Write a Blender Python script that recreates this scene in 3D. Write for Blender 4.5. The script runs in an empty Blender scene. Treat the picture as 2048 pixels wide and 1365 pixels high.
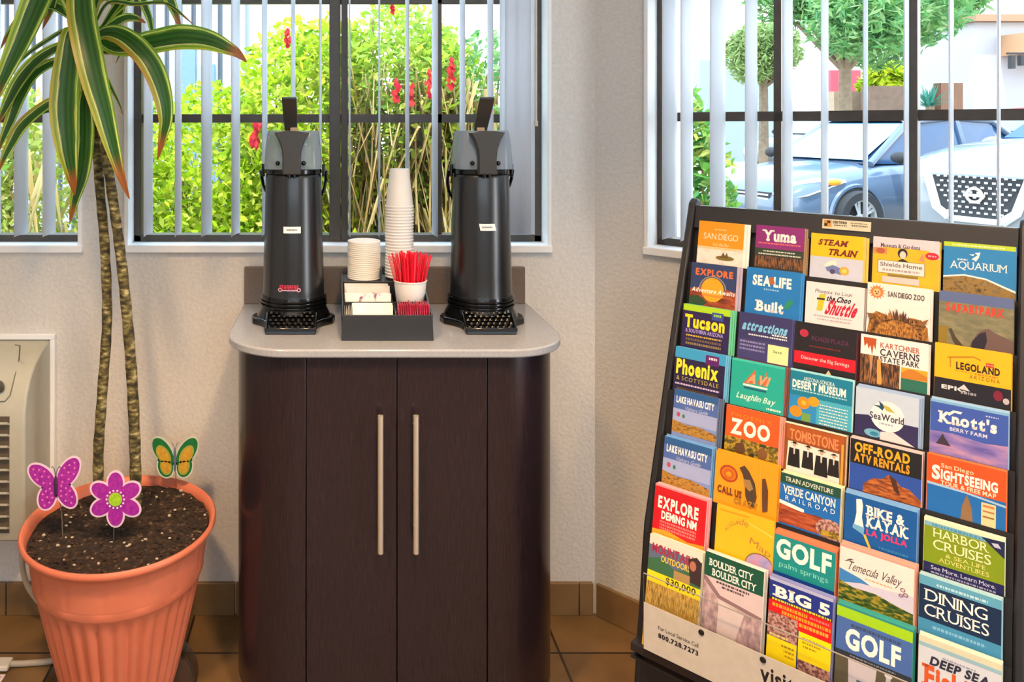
import bpy, bmesh, math, random
from mathutils import Vector, Matrix, Euler

# ---------------------------------------------------------------- camera, sky, sun, lamps, exposure
SC = bpy.context.scene
COL = SC.collection
F, CX, CY, EYE = 1500.0, 672.0, 250.0, 1.4135      # focal length and principal point (2048 px frame), eye height
cam_data = bpy.data.cameras.new('camera')
cam_data.sensor_width = 36.0
cam_data.lens = 36.0 * F / 2048.0
cam_data.shift_x = (1024.0 - CX) / 2048.0
cam_data.shift_y = -(682.5 - CY) / 2048.0
cam_data.clip_start = 0.05
cam = bpy.data.objects.new('camera', cam_data)
COL.objects.link(cam)
cam.location = (0, 0, EYE)
cam.rotation_euler = (math.pi / 2, 0, 0)
SC.camera = cam

SC.view_settings.view_transform = 'Standard'
SC.view_settings.look = 'None'
SC.view_settings.gamma = 1.0
SC.view_settings.use_curve_mapping = False
SC.view_settings.exposure = 0.62
SC.cycles.use_denoising = True
SC.cycles.max_bounces = 10
SC.cycles.transparent_max_bounces = 24
SC.cycles.sample_clamp_indirect = 6.0

world = bpy.data.worlds.new('sky')
SC.world = world
world.use_nodes = True
wn = world.node_tree
wn.nodes.clear()
w_out = wn.nodes.new('ShaderNodeOutputWorld')
w_bg = wn.nodes.new('ShaderNodeBackground')
w_tc = wn.nodes.new('ShaderNodeTexCoord')
w_sep = wn.nodes.new('ShaderNodeSeparateXYZ')
w_rmp = wn.nodes.new('ShaderNodeValToRGB')
w_rmp.color_ramp.elements[0].position = 0.0
w_rmp.color_ramp.elements[0].color = (1.0, 1.0, 1.0, 1)
w_rmp.color_ramp.elements[1].position = 0.8
w_rmp.color_ramp.elements[1].color = (0.52, 0.74, 1.0, 1)
wn.links.new(w_tc.outputs['Generated'], w_sep.inputs[0])
wn.links.new(w_sep.outputs['Z'], w_rmp.inputs[0])
wn.links.new(w_rmp.outputs[0], w_bg.inputs[0])
w_bg.inputs[1].default_value = 3.6
wn.links.new(w_bg.outputs[0], w_out.inputs[0])


def lamp(name, kind, loc, rot, energy, color, **kw):
    l = bpy.data.lights.new(name, kind)
    l.energy = energy
    l.color = color
    for k, v in kw.items():
        setattr(l, k, v)
    o = bpy.data.objects.new(name, l)
    COL.objects.link(o)
    o.location = loc
    o.rotation_euler = rot
    return o


lamp('sun', 'SUN', (0, -4, 9), (math.radians(19), math.radians(-7), 0), 3.6, (1.0, 0.96, 0.88), angle=0.02)
lamp('ceiling_lamp', 'AREA', (-0.1, 0.15, 2.56), (0, 0, 0), 5, (1.0, 0.94, 0.88), shape='RECTANGLE', size=1.9, size_y=1.2)
lamp('ceiling_lamp', 'AREA', (0.9, -1.35, 2.56), (0, 0, 0), 13, (1.0, 0.94, 0.88), shape='RECTANGLE', size=2.4, size_y=1.4)
lamp('ceiling_lamp', 'AREA', (-1.7, -1.0, 2.56), (0, 0, 0), 5, (1.0, 0.92, 0.82), shape='RECTANGLE', size=1.4, size_y=1.4)
for sx_, sy_, se_ in ((1.05, 0.45, 58), (-0.55, 0.62, 112), (0.25, 0.7, 108)):      # recessed warm downlights along the window wall
    lamp('recessed_downlight', 'SPOT', (sx_, sy_, 2.57), (0, 0, 0), se_, (1.0, 0.62, 0.30), spot_size=math.radians(106), spot_blend=0.6, shadow_soft_size=0.09)
lamp('side_fill_light', 'AREA', (2.66, -0.08, 1.05), (math.radians(90), 0, math.radians(90)), 26, (0.86, 0.93, 1.0), shape='RECTANGLE', size=0.7, size_y=1.9)  # unseen fill added at the right for a streak on the cabinet corner
# cool fill light added out of view behind the camera
lamp('rear_fill_light', 'AREA', (0.2, -2.5, 1.75), (math.radians(90), 0, 0), 20, (0.70, 0.85, 1.0), shape='RECTANGLE', size=3.2, size_y=1.3)

# ---------------------------------------------------------------- helpers
PI = math.pi


def lin(h):
    if not isinstance(h, str):
        return tuple(h)
    h = h.lstrip('#')
    out = []
    for i in (0, 2, 4):
        c = int(h[i:i + 2], 16) / 255.0
        out.append(c / 12.92 if c <= 0.04045 else ((c + 0.055) / 1.055) ** 2.4)
    return tuple(out)


MATS = {}


def new_mat(name):
    m = bpy.data.materials.new(name)
    m.use_nodes = True
    nt = m.node_tree
    b = nt.nodes['Principled BSDF']
    return m, nt, b


def mat(color, rough=0.5, metal=0.0, var=0.06, scale=40.0, bump=0.0, coat=0.0, spec=0.5, name=None, stretch=(1, 1, 1)):
    """plain procedural material: a base colour with a little noise in it"""
    key = (color, rough, metal, var, scale, bump, coat, spec, stretch)
    if key in MATS:
        return MATS[key]
    m, nt, b = new_mat(name or 'mat_%d' % len(MATS))
    c = lin(color)
    tc = nt.nodes.new('ShaderNodeTexCoord')
    mp = nt.nodes.new('ShaderNodeMapping')
    mp.inputs['Scale'].default_value = stretch
    nz = nt.nodes.new('ShaderNodeTexNoise')
    nz.inputs['Scale'].default_value = scale
    nz.inputs['Detail'].default_value = 3.0
    rm = nt.nodes.new('ShaderNodeValToRGB')
    rm.color_ramp.elements[0].position = 0.3
    rm.color_ramp.elements[1].position = 0.7
    rm.color_ramp.elements[0].color = tuple(max(0, x * (1 - var)) for x in c) + (1,)
    rm.color_ramp.elements[1].color = tuple(min(1, x * (1 + var)) for x in c) + (1,)
    nt.links.new(tc.outputs['Object'], mp.inputs['Vector'])
    nt.links.new(mp.outputs['Vector'], nz.inputs['Vector'])
    nt.links.new(nz.outputs['Fac'], rm.inputs[0])
    nt.links.new(rm.outputs[0], b.inputs['Base Color'])
    b.inputs['Roughness'].default_value = rough
    b.inputs['Metallic'].default_value = metal
    b.inputs['Specular IOR Level'].default_value = spec
    if coat:
        b.inputs['Coat Weight'].default_value = coat
        b.inputs['Coat Roughness'].default_value = 0.08
    if bump:
        bp = nt.nodes.new('ShaderNodeBump')
        bp.inputs['Strength'].default_value = bump
        bp.inputs['Distance'].default_value = 0.004
        nt.links.new(nz.outputs['Fac'], bp.inputs['Height'])
        nt.links.new(bp.outputs[0], b.inputs['Normal'])
    MATS[key] = m
    return m


def ramp_mat(name, stops, scale=8.0, rough=0.6, stretch=(1, 1, 1), bump=0.0, detail=4.0, coord='Object', dist=0.0, bdist=0.003):
    m, nt, b = new_mat(name)
    tc = nt.nodes.new('ShaderNodeTexCoord')
    mp = nt.nodes.new('ShaderNodeMapping')
    mp.inputs['Scale'].default_value = stretch
    nz = nt.nodes.new('ShaderNodeTexNoise')
    nz.inputs['Scale'].default_value = scale
    nz.inputs['Detail'].default_value = detail
    nz.inputs['Distortion'].default_value = dist
    rm = nt.nodes.new('ShaderNodeValToRGB')
    el = rm.color_ramp.elements
    while len(el) < len(stops):
        el.new(0.5)
    for e, (p, c) in zip(el, stops):
        e.position = p
        e.color = lin(c) + (1,)
    nt.links.new(tc.outputs[coord], mp.inputs['Vector'])
    nt.links.new(mp.outputs['Vector'], nz.inputs['Vector'])
    nt.links.new(nz.outputs['Fac'], rm.inputs[0])
    nt.links.new(rm.outputs[0], b.inputs['Base Color'])
    b.inputs['Roughness'].default_value = rough
    if bump:
        bp = nt.nodes.new('ShaderNodeBump')
        bp.inputs['Strength'].default_value = bump
        bp.inputs['Distance'].default_value = bdist
        nt.links.new(nz.outputs['Fac'], bp.inputs['Height'])
        nt.links.new(bp.outputs[0], b.inputs['Normal'])
    return m


def glass_mat(name, tint=(1, 1, 1), gloss=0.08, rough=0.02):
    m = bpy.data.materials.new(name)
    m.use_nodes = True
    nt = m.node_tree
    nt.nodes.clear()
    out = nt.nodes.new('ShaderNodeOutputMaterial')
    mx = nt.nodes.new('ShaderNodeMixShader')
    tr = nt.nodes.new('ShaderNodeBsdfTransparent')
    gl = nt.nodes.new('ShaderNodeBsdfGlossy')
    lw = nt.nodes.new('ShaderNodeLayerWeight')
    mr = nt.nodes.new('ShaderNodeMath')
    mr.operation = 'MULTIPLY'
    mr.inputs[1].default_value = gloss * 4
    lw.inputs[0].default_value = 0.25
    tr.inputs[0].default_value = tuple(tint) + (1,)
    gl.inputs['Roughness'].default_value = rough
    nt.links.new(lw.outputs['Fresnel'], mr.inputs[0])
    nt.links.new(mr.outputs[0], mx.inputs[0])
    nt.links.new(tr.outputs[0], mx.inputs[1])
    nt.links.new(gl.outputs[0], mx.inputs[2])
    nt.links.new(mx.outputs[0], out.inputs[0])
    return m


def translucent_mat(name, color, amount=0.35, rough=0.6, island=None):
    m = bpy.data.materials.new(name)
    m.use_nodes = True
    nt = m.node_tree
    nt.nodes.clear()
    out = nt.nodes.new('ShaderNodeOutputMaterial')
    mx = nt.nodes.new('ShaderNodeMixShader')
    df = nt.nodes.new('ShaderNodeBsdfDiffuse')
    tl = nt.nodes.new('ShaderNodeBsdfTranslucent')
    mx.inputs[0].default_value = amount
    if island:
        geo = nt.nodes.new('ShaderNodeNewGeometry')
        rm = nt.nodes.new('ShaderNodeValToRGB')
        el = rm.color_ramp.elements
        while len(el) < len(island):
            el.new(0.5)
        for i, (e, c) in enumerate(zip(el, island)):
            e.position = i / max(1, len(island) - 1)
            e.color = lin(c) + (1,)
        nt.links.new(geo.outputs['Random Per Island'], rm.inputs[0])
        src = rm.outputs[0]
    else:
        nz = nt.nodes.new('ShaderNodeTexNoise')
        nz.inputs['Scale'].default_value = 12
        rm = nt.nodes.new('ShaderNodeValToRGB')
        c = lin(color)
        rm.color_ramp.elements[0].color = tuple(x * 0.96 for x in c) + (1,)
        rm.color_ramp.elements[1].color = c + (1,)
        nt.links.new(nz.outputs['Fac'], rm.inputs[0])
        src = rm.outputs[0]
    nt.links.new(src, df.inputs[0])
    nt.links.new(src, tl.inputs[0])
    nt.links.new(df.outputs[0], mx.inputs[1])
    nt.links.new(tl.outputs[0], mx.inputs[2])
    nt.links.new(mx.outputs[0], out.inputs[0])
    return m


class MB:
    """collects shapes and links them as ONE mesh object"""

    def __init__(self):
        self.v, self.f, self.m, self.uv = [], [], [], {}

    def add(self, verts, faces, mi=0, M=None):
        n = len(self.v)
        for p in verts:
            p = Vector(p)
            self.v.append(tuple(M @ p) if M is not None else tuple(p))
        for fc in faces:
            self.f.append(tuple(i + n for i in fc))
            self.m.append(mi)
        return n

    def box(self, x0, y0, z0, x1, y1, z1, mi=0, M=None):
        v = [(x0, y0, z0), (x1, y0, z0), (x1, y1, z0), (x0, y1, z0), (x0, y0, z1), (x1, y0, z1), (x1, y1, z1), (x0, y1, z1)]
        self.add(v, [(0, 3, 2, 1), (4, 5, 6, 7), (0, 1, 5, 4), (1, 2, 6, 5), (2, 3, 7, 6), (3, 0, 4, 7)], mi, M)

    def quad(self, a, b, c, d, mi=0, M=None):
        self.add([a, b, c, d], [(0, 1, 2, 3)], mi, M)

    def prism(self, poly, a0, a1, axis='z', mi=0, M=None):
        """poly: list of 2-D points; extruded along axis from a0 to a1"""
        def pt(p, a):
            if axis == 'z':
                return (p[0], p[1], a)
            if axis == 'x':
                return (a, p[0], p[1])
            return (p[0], a, p[1])
        n = len(poly)
        v = [pt(p, a0) for p in poly] + [pt(p, a1) for p in poly]
        f = [tuple(range(n - 1, -1, -1)), tuple(range(n, 2 * n))]
        f += [(i, (i + 1) % n, n + (i + 1) % n, n + i) for i in range(n)]
        self.add(v, f, mi, M)

    def lathe(self, prof, cx=0, cy=0, seg=32, mi=0, M=None, cap=True, ripple=None):
        v, f = [], []
        for (r, z) in prof:
            for k in range(seg):
                a = 2 * PI * k / seg
                rr = r + (ripple(a, z) if ripple else 0)
                v.append((cx + rr * math.cos(a), cy + rr * math.sin(a), z))
        n = len(prof)
        for i in range(n - 1):
            for k in range(seg):
                k2 = (k + 1) % seg
                f.append((i * seg + k, i * seg + k2, (i + 1) * seg + k2, (i + 1) * seg + k))
        if cap:
            if prof[0][0] > 1e-6:
                f.append(tuple(range(seg - 1, -1, -1)))
            if prof[-1][0] > 1e-6:
                f.append(tuple((n - 1) * seg + k for k in range(seg)))
        self.add(v, f, mi, M)

    def tube(self, pts, r, seg=8, mi=0, M=None, cap=True):
        pts = [Vector(p) for p in pts]
        rs = r if isinstance(r, (list, tuple)) else [r] * len(pts)
        v, f = [], []
        prev = None
        for i, p in enumerate(pts):
            t = (pts[min(i + 1, len(pts) - 1)] - pts[max(i - 1, 0)]).normalized()
            if prev is None:
                ref = Vector((0, 0, 1)) if abs(t.z) < 0.9 else Vector((1, 0, 0))
                u = t.cross(ref).normalized()
            else:
                u = (prev - t * prev.dot(t)).normalized()
            prev = u
            w = t.cross(u)
            for k in range(seg):
                a = 2 * PI * k / seg
                v.append(tuple(p + (u * math.cos(a) + w * math.sin(a)) * rs[i]))
        for i in range(len(pts) - 1):
            for k in range(seg):
                k2 = (k + 1) % seg
                f.append((i * seg + k, i * seg + k2, (i + 1) * seg + k2, (i + 1) * seg + k))
        if cap:
            f.append(tuple(range(seg - 1, -1, -1)))
            f.append(tuple((len(pts) - 1) * seg + k for k in range(seg)))
        self.add(v, f, mi, M)

    def ball(self, c, rx, ry=None, rz=None, seg=12, rings=8, mi=0):
        ry = rx if ry is None else ry
        rz = rx if rz is None else rz
        v, f = [(c[0], c[1], c[2] - rz)], []
        for i in range(1, rings):
            t = -PI / 2 + PI * i / rings
            for k in range(seg):
                a = 2 * PI * k / seg
                v.append((c[0] + rx * math.cos(t) * math.cos(a), c[1] + ry * math.cos(t) * math.sin(a), c[2] + rz * math.sin(t)))
        v.append((c[0], c[1], c[2] + rz))
        for k in range(seg):
            f.append((0, 1 + (k + 1) % seg, 1 + k))
        for i in range(rings - 2):
            for k in range(seg):
                a = 1 + i * seg + k
                b = 1 + i * seg + (k + 1) % seg
                f.append((a, b, b + seg, a + seg))
        last = len(v) - 1
        base = 1 + (rings - 2) * seg
        for k in range(seg):
            f.append((base + k, base + (k + 1) % seg, last))
        self.add(v, f, mi)

    def torus(self, c, R, r, seg=16, sub=6, sy=1.0, mi=0, M=None, axis='z'):
        v, f = [], []
        for i in range(seg):
            a = 2 * PI * i / seg
            for k in range(sub):
                b = 2 * PI * k / sub
                x, y, z = (R + r * math.cos(b)) * math.cos(a), (R + r * math.cos(b)) * math.sin(a) * sy, r * math.sin(b)
                p = {'z': (x, y, z), 'y': (x, z, y), 'x': (z, x, y)}[axis]
                v.append((c[0] + p[0], c[1] + p[1], c[2] + p[2]))
        for i in range(seg):
            for k in range(sub):
                i2, k2 = (i + 1) % seg, (k + 1) % sub
                f.append((i * sub + k, i2 * sub + k, i2 * sub + k2, i * sub + k2))
        self.add(v, f, mi, M)

    def loft(self, rings, mi=0, closed=True, cap=True, M=None):
        n = len(rings[0])
        v = [p for r in rings for p in r]
        f = []
        for i in range(len(rings) - 1):
            for k in range(n if closed else n - 1):
                k2 = (k + 1) % n
                f.append((i * n + k, i * n + k2, (i + 1) * n + k2, (i + 1) * n + k))
        if cap and closed:
            f.append(tuple(range(n - 1, -1, -1)))
            f.append(tuple((len(rings) - 1) * n + k for k in range(n)))
        self.add(v, f, mi, M)

    def build(self, name, mats, parent=None, loc=None, smooth=35, bevel=0.0, seg=2, normals=True):
        me = bpy.data.meshes.new(name)
        me.from_pydata(self.v, [], self.f)
        if not isinstance(mats, (list, tuple)):
            mats = [mats]
        for m in mats:
            me.materials.append(m)
        if len(mats) > 1:
            me.polygons.foreach_set('material_index', self.m)
        if normals:
            bm = bmesh.new()
            bm.from_mesh(me)
            bmesh.ops.recalc_face_normals(bm, faces=bm.faces[:])
            bm.to_mesh(me)
            bm.free()
        if smooth:
            me.polygons.foreach_set('use_smooth', [True] * len(me.polygons))
            me.set_sharp_from_angle(angle=math.radians(smooth))
        me.update()
        o = bpy.data.objects.new(name, me)
        COL.objects.link(o)
        if parent is not None:
            o.parent = parent
        if loc is not None:
            o.location = loc
        if bevel:
            b = o.modifiers.new('bevel', 'BEVEL')
            b.width = bevel
            b.segments = seg
            b.limit_method = 'ANGLE'
            b.angle_limit = math.radians(40)
        return o


def tag(o, label=None, cat=None, group=None, kind=None):
    if label:
        o['label'] = label
    if cat:
        o['category'] = cat
    if group:
        o['group'] = group
    if kind:
        o['kind'] = kind
    return o


def thing(name, label, cat, loc=(0, 0, 0), rotz=0.0, group=None):
    o = bpy.data.objects.new(name, None)
    o.empty_display_size = 0.05
    COL.objects.link(o)
    o.location = loc
    o.rotation_euler = (0, 0, rotz)
    return tag(o, label, cat, group)


def dup(root, loc=None, rot=None, label=None):
    c = root.copy()
    COL.objects.link(c)
    if loc is not None:
        c.location = loc
    if rot is not None:
        c.rotation_euler = rot
    if label:
        c['label'] = label
    for ch in list(root.children):
        k = ch.copy()
        COL.objects.link(k)
        k.parent = c
        for g in list(ch.children):
            h = g.copy()
            COL.objects.link(h)
            h.parent = k
    return c


def at(u, v, Y):
    """point of the place that lies at depth Y behind photo pixel (u, v)"""
    return Vector(((u - CX) / F * Y, Y, EYE - (v - CY) / F * Y))


# the angled wall: origin at the wall corner, d runs along it to the right, n points into the room
WA = math.radians(45.8)
CORNER = Vector((0.749, 2.17, 0))
D_ = Vector((math.sin(WA), -math.cos(WA), 0))
N_ = Vector((-math.cos(WA), -math.sin(WA), 0))
WALL_ROT = math.atan2(D_.y, D_.x)


def RK(s, q, z):
    return CORNER + D_ * s + N_ * q + Vector((0, 0, z))


WALL_M = Matrix.Translation(CORNER) @ Matrix.Rotation(WALL_ROT, 4, 'Z')   # local (s, -q, z)
# ---------------------------------------------------------------- the room
BACK = 2.17
M_wall = ramp_mat('textured_wall_paint', [(0.3, '#d4d1cc'), (0.7, '#dedbd7')], scale=95, rough=0.85, bump=0.4, detail=4, bdist=0.006)
M_ceil = mat('#e8e4dc', rough=0.9, name='ceiling_paint')
M_trim = mat('#f4f6f8', rough=0.45, name='white_trim_paint', var=0.02)
M_bronze = mat('#4b4138', rough=0.4, name='bronze_window_frame', var=0.1)
M_glass = glass_mat('window_glass', (0.97, 0.99, 0.98), gloss=0.05)
M_dark = mat('#161416', rough=0.4, name='black_plastic', var=0.05)


def tile_mat(name, c1, c2, grout, w, h, off=0.0, rough=0.35):
    m, nt, b = new_mat(name)
    tc = nt.nodes.new('ShaderNodeTexCoord')
    mp = nt.nodes.new('ShaderNodeMapping')
    br = nt.nodes.new('ShaderNodeTexBrick')
    br.offset = off
    br.inputs['Scale'].default_value = 1.0
    br.inputs['Brick Width'].default_value = w
    br.inputs['Row Height'].default_value = h
    br.inputs['Mortar Size'].default_value = 0.0035
    br.inputs['Color1'].default_value = lin(c1) + (1,)
    br.inputs['Color2'].default_value = lin(c2) + (1,)
    br.inputs['Mortar'].default_value = lin(grout) + (1,)
    nz = nt.nodes.new('ShaderNodeTexNoise')
    nz.inputs['Scale'].default_value = 9
    nz.inputs['Detail'].default_value = 6
    mx = nt.nodes.new('ShaderNodeMix')
    mx.data_type = 'RGBA'
    mx.blend_type = 'OVERLAY'
    mx.inputs[0].default_value = 0.55
    nt.links.new(tc.outputs['Object'], mp.inputs['Vector'])
    nt.links.new(mp.outputs['Vector'], br.inputs['Vector'])
    nt.links.new(tc.outputs['Object'], nz.inputs['Vector'])
    nt.links.new(br.outputs['Color'], mx.inputs[6])
    nt.links.new(nz.outputs['Fac'], mx.inputs[7])
    nt.links.new(mx.outputs[2], b.inputs['Base Color'])
    b.inputs['Roughness'].default_value = rough
    return m, mp


M_floor, mp = tile_mat('floor_tile', '#80633e', '#745836', '#30241a', 0.335, 0.335)
mp.inputs['Location'].default_value = (-0.598 + 0.335 * 4, -2.006 + 0.335 * 8, 0)
M_base = ramp_mat('baseboard_tile', [(0.25, '#6e5236'), (0.75, '#94764e')], scale=7, rough=0.4, detail=5)

XL, YB, CEIL = -2.6, -2.6, 2.6
CX2 = CORNER + D_ * 2.7
fl = MB()
fl.box(XL - 0.1, YB - 0.1, -0.12, CX2.x + 0.1, BACK + 0.22, 0.0)
tag(fl.build('floor', M_floor), 'brown square tiled floor with dark grout', 'floor', kind='structure')
cl = MB()
cl.box(XL - 0.1, YB - 0.1, CEIL, CX2.x + 0.1, BACK + 0.15, CEIL + 0.1)
tag(cl.build('ceiling', M_ceil), 'plain ceiling above the frame', 'ceiling', kind='structure')


def wall_with_holes(name, x0, x1, holes, z1, y0, y1, label, M=None):
    """boxes around rectangular openings (x0, x1, z0, z1)"""
    mb = MB()
    cur = x0
    for (a, b, c, d) in sorted(holes):
        mb.box(cur, y0, 0, a, y1, z1)
        mb.box(a, y0, 0, b, y1, c)
        mb.box(a, y0, d, b, y1, z1)
        cur = b
    mb.box(cur, y0, 0, x1, y1, z1)
    o = mb.build(name, M_wall, smooth=0)
    if M is not None:
        o.matrix_world = M
    return tag(o, label, 'wall', kind='structure')


W2X0, W2X1 = -0.6105, 0.6205
W1X0, W1X1 = -1.95, -0.733
WZ0, WZ1 = 1.046, 2.14
wall_with_holes('wall_back', XL, CORNER.x, [(W1X0, W1X1, WZ0, WZ1), (W2X0, W2X1, WZ0, WZ1)], CEIL, BACK, BACK + 0.14,
                'textured cream wall behind the cabinet with two windows')
RW0, RW1, RWZ0 = 0.145, 1.36, 1.058
wall_with_holes('wall_right', 0, 2.7, [(RW0, RW1, RWZ0, WZ1)], CEIL, 0, 0.14,
                'angled textured cream wall behind the brochure rack', WALL_M)
wb = MB()
wb.box(XL, YB - 0.1, 0, CX2.x + 0.1, YB, CEIL)
tag(wb.build('wall_front', M_wall), 'cream wall behind the viewer', 'wall', kind='structure')
wb = MB()
wb.box(XL - 0.1, YB - 0.1, 0, XL, BACK + 0.14, CEIL)
tag(wb.build('wall_left', M_wall), 'cream wall beyond the left edge of the picture', 'wall', kind='structure')
wb = MB()
wb.box(CX2.x, YB - 0.1, 0, CX2.x + 0.1, CX2.y + 0.1, CEIL)
tag(wb.build('wall_side', M_wall), 'cream wall beyond the right edge of the picture', 'wall', kind='structure')

bbm = MB()
x = -2.6
for xe in (-2.27, -1.94, -1.61, -1.28, -0.95, -0.62, -0.29, 0.04, 0.37, 0.70, 0.742):
    bbm.box(x + 0.0015, BACK - 0.012, 0, xe - 0.0015, BACK, 0.093)
    x = xe
tag(bbm.build('baseboard_back', M_base, bevel=0.002), 'brown tile baseboard along the back wall', 'baseboard', kind='structure')
bbm = MB()
s = 0.008
for se in (0.335, 0.665, 0.995, 1.325, 1.655, 1.985, 2.315, 2.65):
    bbm.box(s + 0.0015, -0.012, 0, se - 0.0015, 0, 0.093)
    s = se
o = bbm.build('baseboard_right', M_base, bevel=0.002)
o.matrix_world = WALL_M
tag(o, 'brown tile baseboard along the angled wall', 'baseboard', kind='structure')


def window(name, x0, x1, z0, z1, label, M=None, mull=None, muntins=(), rows=(), heavy=()):
    """local frame: x along the wall, +y outward, y=0 the room face of the wall"""
    root = bpy.data.objects.new(name, None)
    COL.objects.link(root)
    if M is not None:
        root.matrix_world = M
    tag(root, label, 'window', kind='structure')
    c = MB()                                             # white box liner that stands a little proud of the wall
    t = 0.011
    y0, y1 = -0.012, 0.135
    c.box(x0, y0, z0, x0 + t, y1, z1)
    c.box(x1 - t, y0, z0, x1, y1, z1)
    c.box(x0, y0, z1 - t, x1, y1, z1)
    c.build('casing', M_trim, root, bevel=0.002)
    c = MB()
    c.box(x0 - 0.002, y0 - 0.004, z0 - 0.001, x1 + 0.002, y1, z0 + 0.021)
    c.build('sill', M_trim, root, bevel=0.003)
    f = MB()
    a, b, c0, c1 = x0 + t, x1 - t, z0 + 0.021, z1 - t
    fy0, fy1 = 0.055, 0.105
    f.box(a, fy0, c0, a + 0.022, fy1, c1)
    f.box(b - 0.022, fy0, c0, b, fy1, c1)
    f.box(a, fy0, c0, b, fy1, c0 + 0.020)
    f.box(a, fy0, c1 - 0.022, b, fy1, c1)
    f.build('window_frame', M_bronze, root, bevel=0.002)
    for (mx, mw) in heavy:
        g = MB()
        g.box(mx - mw / 2, fy0 - 0.004, c0 + 0.001, mx + mw / 2, fy1 - 0.004, c1)
        g.build('mullion', M_bronze, root, bevel=0.002)
    g = MB()
    for mx in muntins:
        g.box(mx - 0.0085, fy0 + 0.012, c0, mx + 0.0085, fy0 + 0.03, c1)
    for rz in rows:
        g.box(a, fy0 + 0.012, rz - 0.0125, b, fy0 + 0.03, rz + 0.0125)
    g.build('glazing_bars', M_bronze, root)
    p = MB()
    p.box(a, fy0 + 0.02, c0, b, fy0 + 0.024, c1)
    p.build('glass', M_glass, root)
    return root


BM = Matrix.Translation((0, BACK, 0))
rowz = [EYE - (237 - 250) / F * 2.23, EYE - (2 - 250) / F * 2.23 + 0.006]
xs = lambda u: (u - CX) / F * 2.23
window('window_1', W1X0, W1X1, WZ0, WZ1, 'dark framed window at the left edge behind the plant', BM,
       muntins=(-1.04, -1.6), rows=rowz, heavy=((-1.33, 0.04),))
window('window_2', W2X0, W2X1, WZ0, WZ1, 'dark framed window above the cabinet', BM,
       muntins=(xs(472), xs(878.5)), rows=rowz, heavy=((xs(670), 0.034), (xs(689), 0.020)))
window('window_3', RW0, RW1, RWZ0, WZ1, 'dark framed window behind the brochure rack', WALL_M,
       muntins=(0.452, 1.02), rows=[EYE + 0.022, EYE + 0.372], heavy=((0.728, 0.017),))

M_vane = translucent_mat('white_vinyl_vane', '#f4f7fc', 0.55)


def blind(name, label, vanes, z0, z1, M, width=0.089, rail=None):
    root = thing(name, label, 'blind')
    root.matrix_world = M
    for (x, th, w) in vanes:
        mb = MB()
        rings = []
        for z in (z0, (z0 + z1) / 2, z1):
            ring = []
            for i in range(7):
                t = (i / 6 - 0.5) * w
                bow = 0.004 * (1 - (2 * i / 6 - 1) ** 2)
                ring.append((t, bow, z))
            rings.append(ring)
        v = [p for r in rings for p in r]
        f = [(i * 7 + k, i * 7 + k + 1, (i + 1) * 7 + k + 1, (i + 1) * 7 + k) for i in range(2) for k in range(6)]
        mb.add(v, f, 0, Matrix.Rotation(math.radians(th), 4, 'Z'))
        o = mb.build('vane', M_vane, root, loc=(x, 0, 0), normals=False)
        sd = o.modifiers.new('thick', 'SOLIDIFY')
        sd.thickness = 0.0012
    r = MB()
    r.box(rail[0], -0.02, z1, rail[1], 0.02, z1 + 0.035)
    r.build('headrail', M_trim, root)
    return root


# vane angle: 90 = edge-on (open), 0 = facing the room
VY = 2.15
bz0 = EYE - (470 - 250) / F * VY
vx = lambda u: (u - CX) / F * VY
W2V = [(297, 88, .089), (357, 90, .089), (414, 80, .089), (472, 82, .089), (530, 86, .089), (587, 86, .089), (642, 88, .089),
       (701, 89, .089), (760, 86, .089), (815, 91, .089), (870, 93, .089), (925, 90, .089), (981, 89, .089), (1031, 3, .091)]
blind('vertical_blind', 'white vertical blind with open vanes over the window above the cabinet',
      [(vx(u), t, w) for u, t, w in W2V] + [(vx(1040), 8, .089)], bz0, WZ1 - 0.06, Matrix.Translation((0, VY, 0)), rail=(vx(262), vx(1075)))
blind('vertical_blind', 'white vertical blind over the left-edge window behind the plant leaves',
      [(vx(u), 88, .089) for u in (99, 43, -13, -70, -127, -184, -240, -297, -353, -410, -466, -523, -580, -636)],
      bz0, WZ1 - 0.06, Matrix.Translation((0, VY, 0)), rail=(W1X0 + 0.02, W1X1 - 0.02))
RV = [0.2116 - 0.0, 0.2555, 0.3323, 0.4108, 0.4914, 0.5684, 0.6485, 0.7238, 0.8013, 0.8786, 0.956, 1.033, 1.11, 1.187, 1.265]
blind('vertical_blind', 'white vertical blind with open vanes over the window behind the brochure rack',
      [(s, 90 - t, .089) for s, t in zip(RV, (4, 0, 6, 2, 0, -2, -4, -2, -1, -1, 0, 0, 0, 0, 0))],
      RWZ0 + 0.05, WZ1 - 0.06, WALL_M, rail=(RW0 + 0.02, RW1 - 0.02))
wd = MB()
wd.tube([(vx(1064), 2.108, WZ1 - 0.07), (vx(1064), 2.108, 1.425)], 0.0035)
wd.tube([(vx(1064), 2.108, 1.425), (vx(1064), 2.108, 1.41)], 0.006)
tag(wd.build('blind_wand', mat('#cfc6b8', rough=0.4)), 'thin pale tilt wand hanging beside the wide white vane', 'wand')

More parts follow.
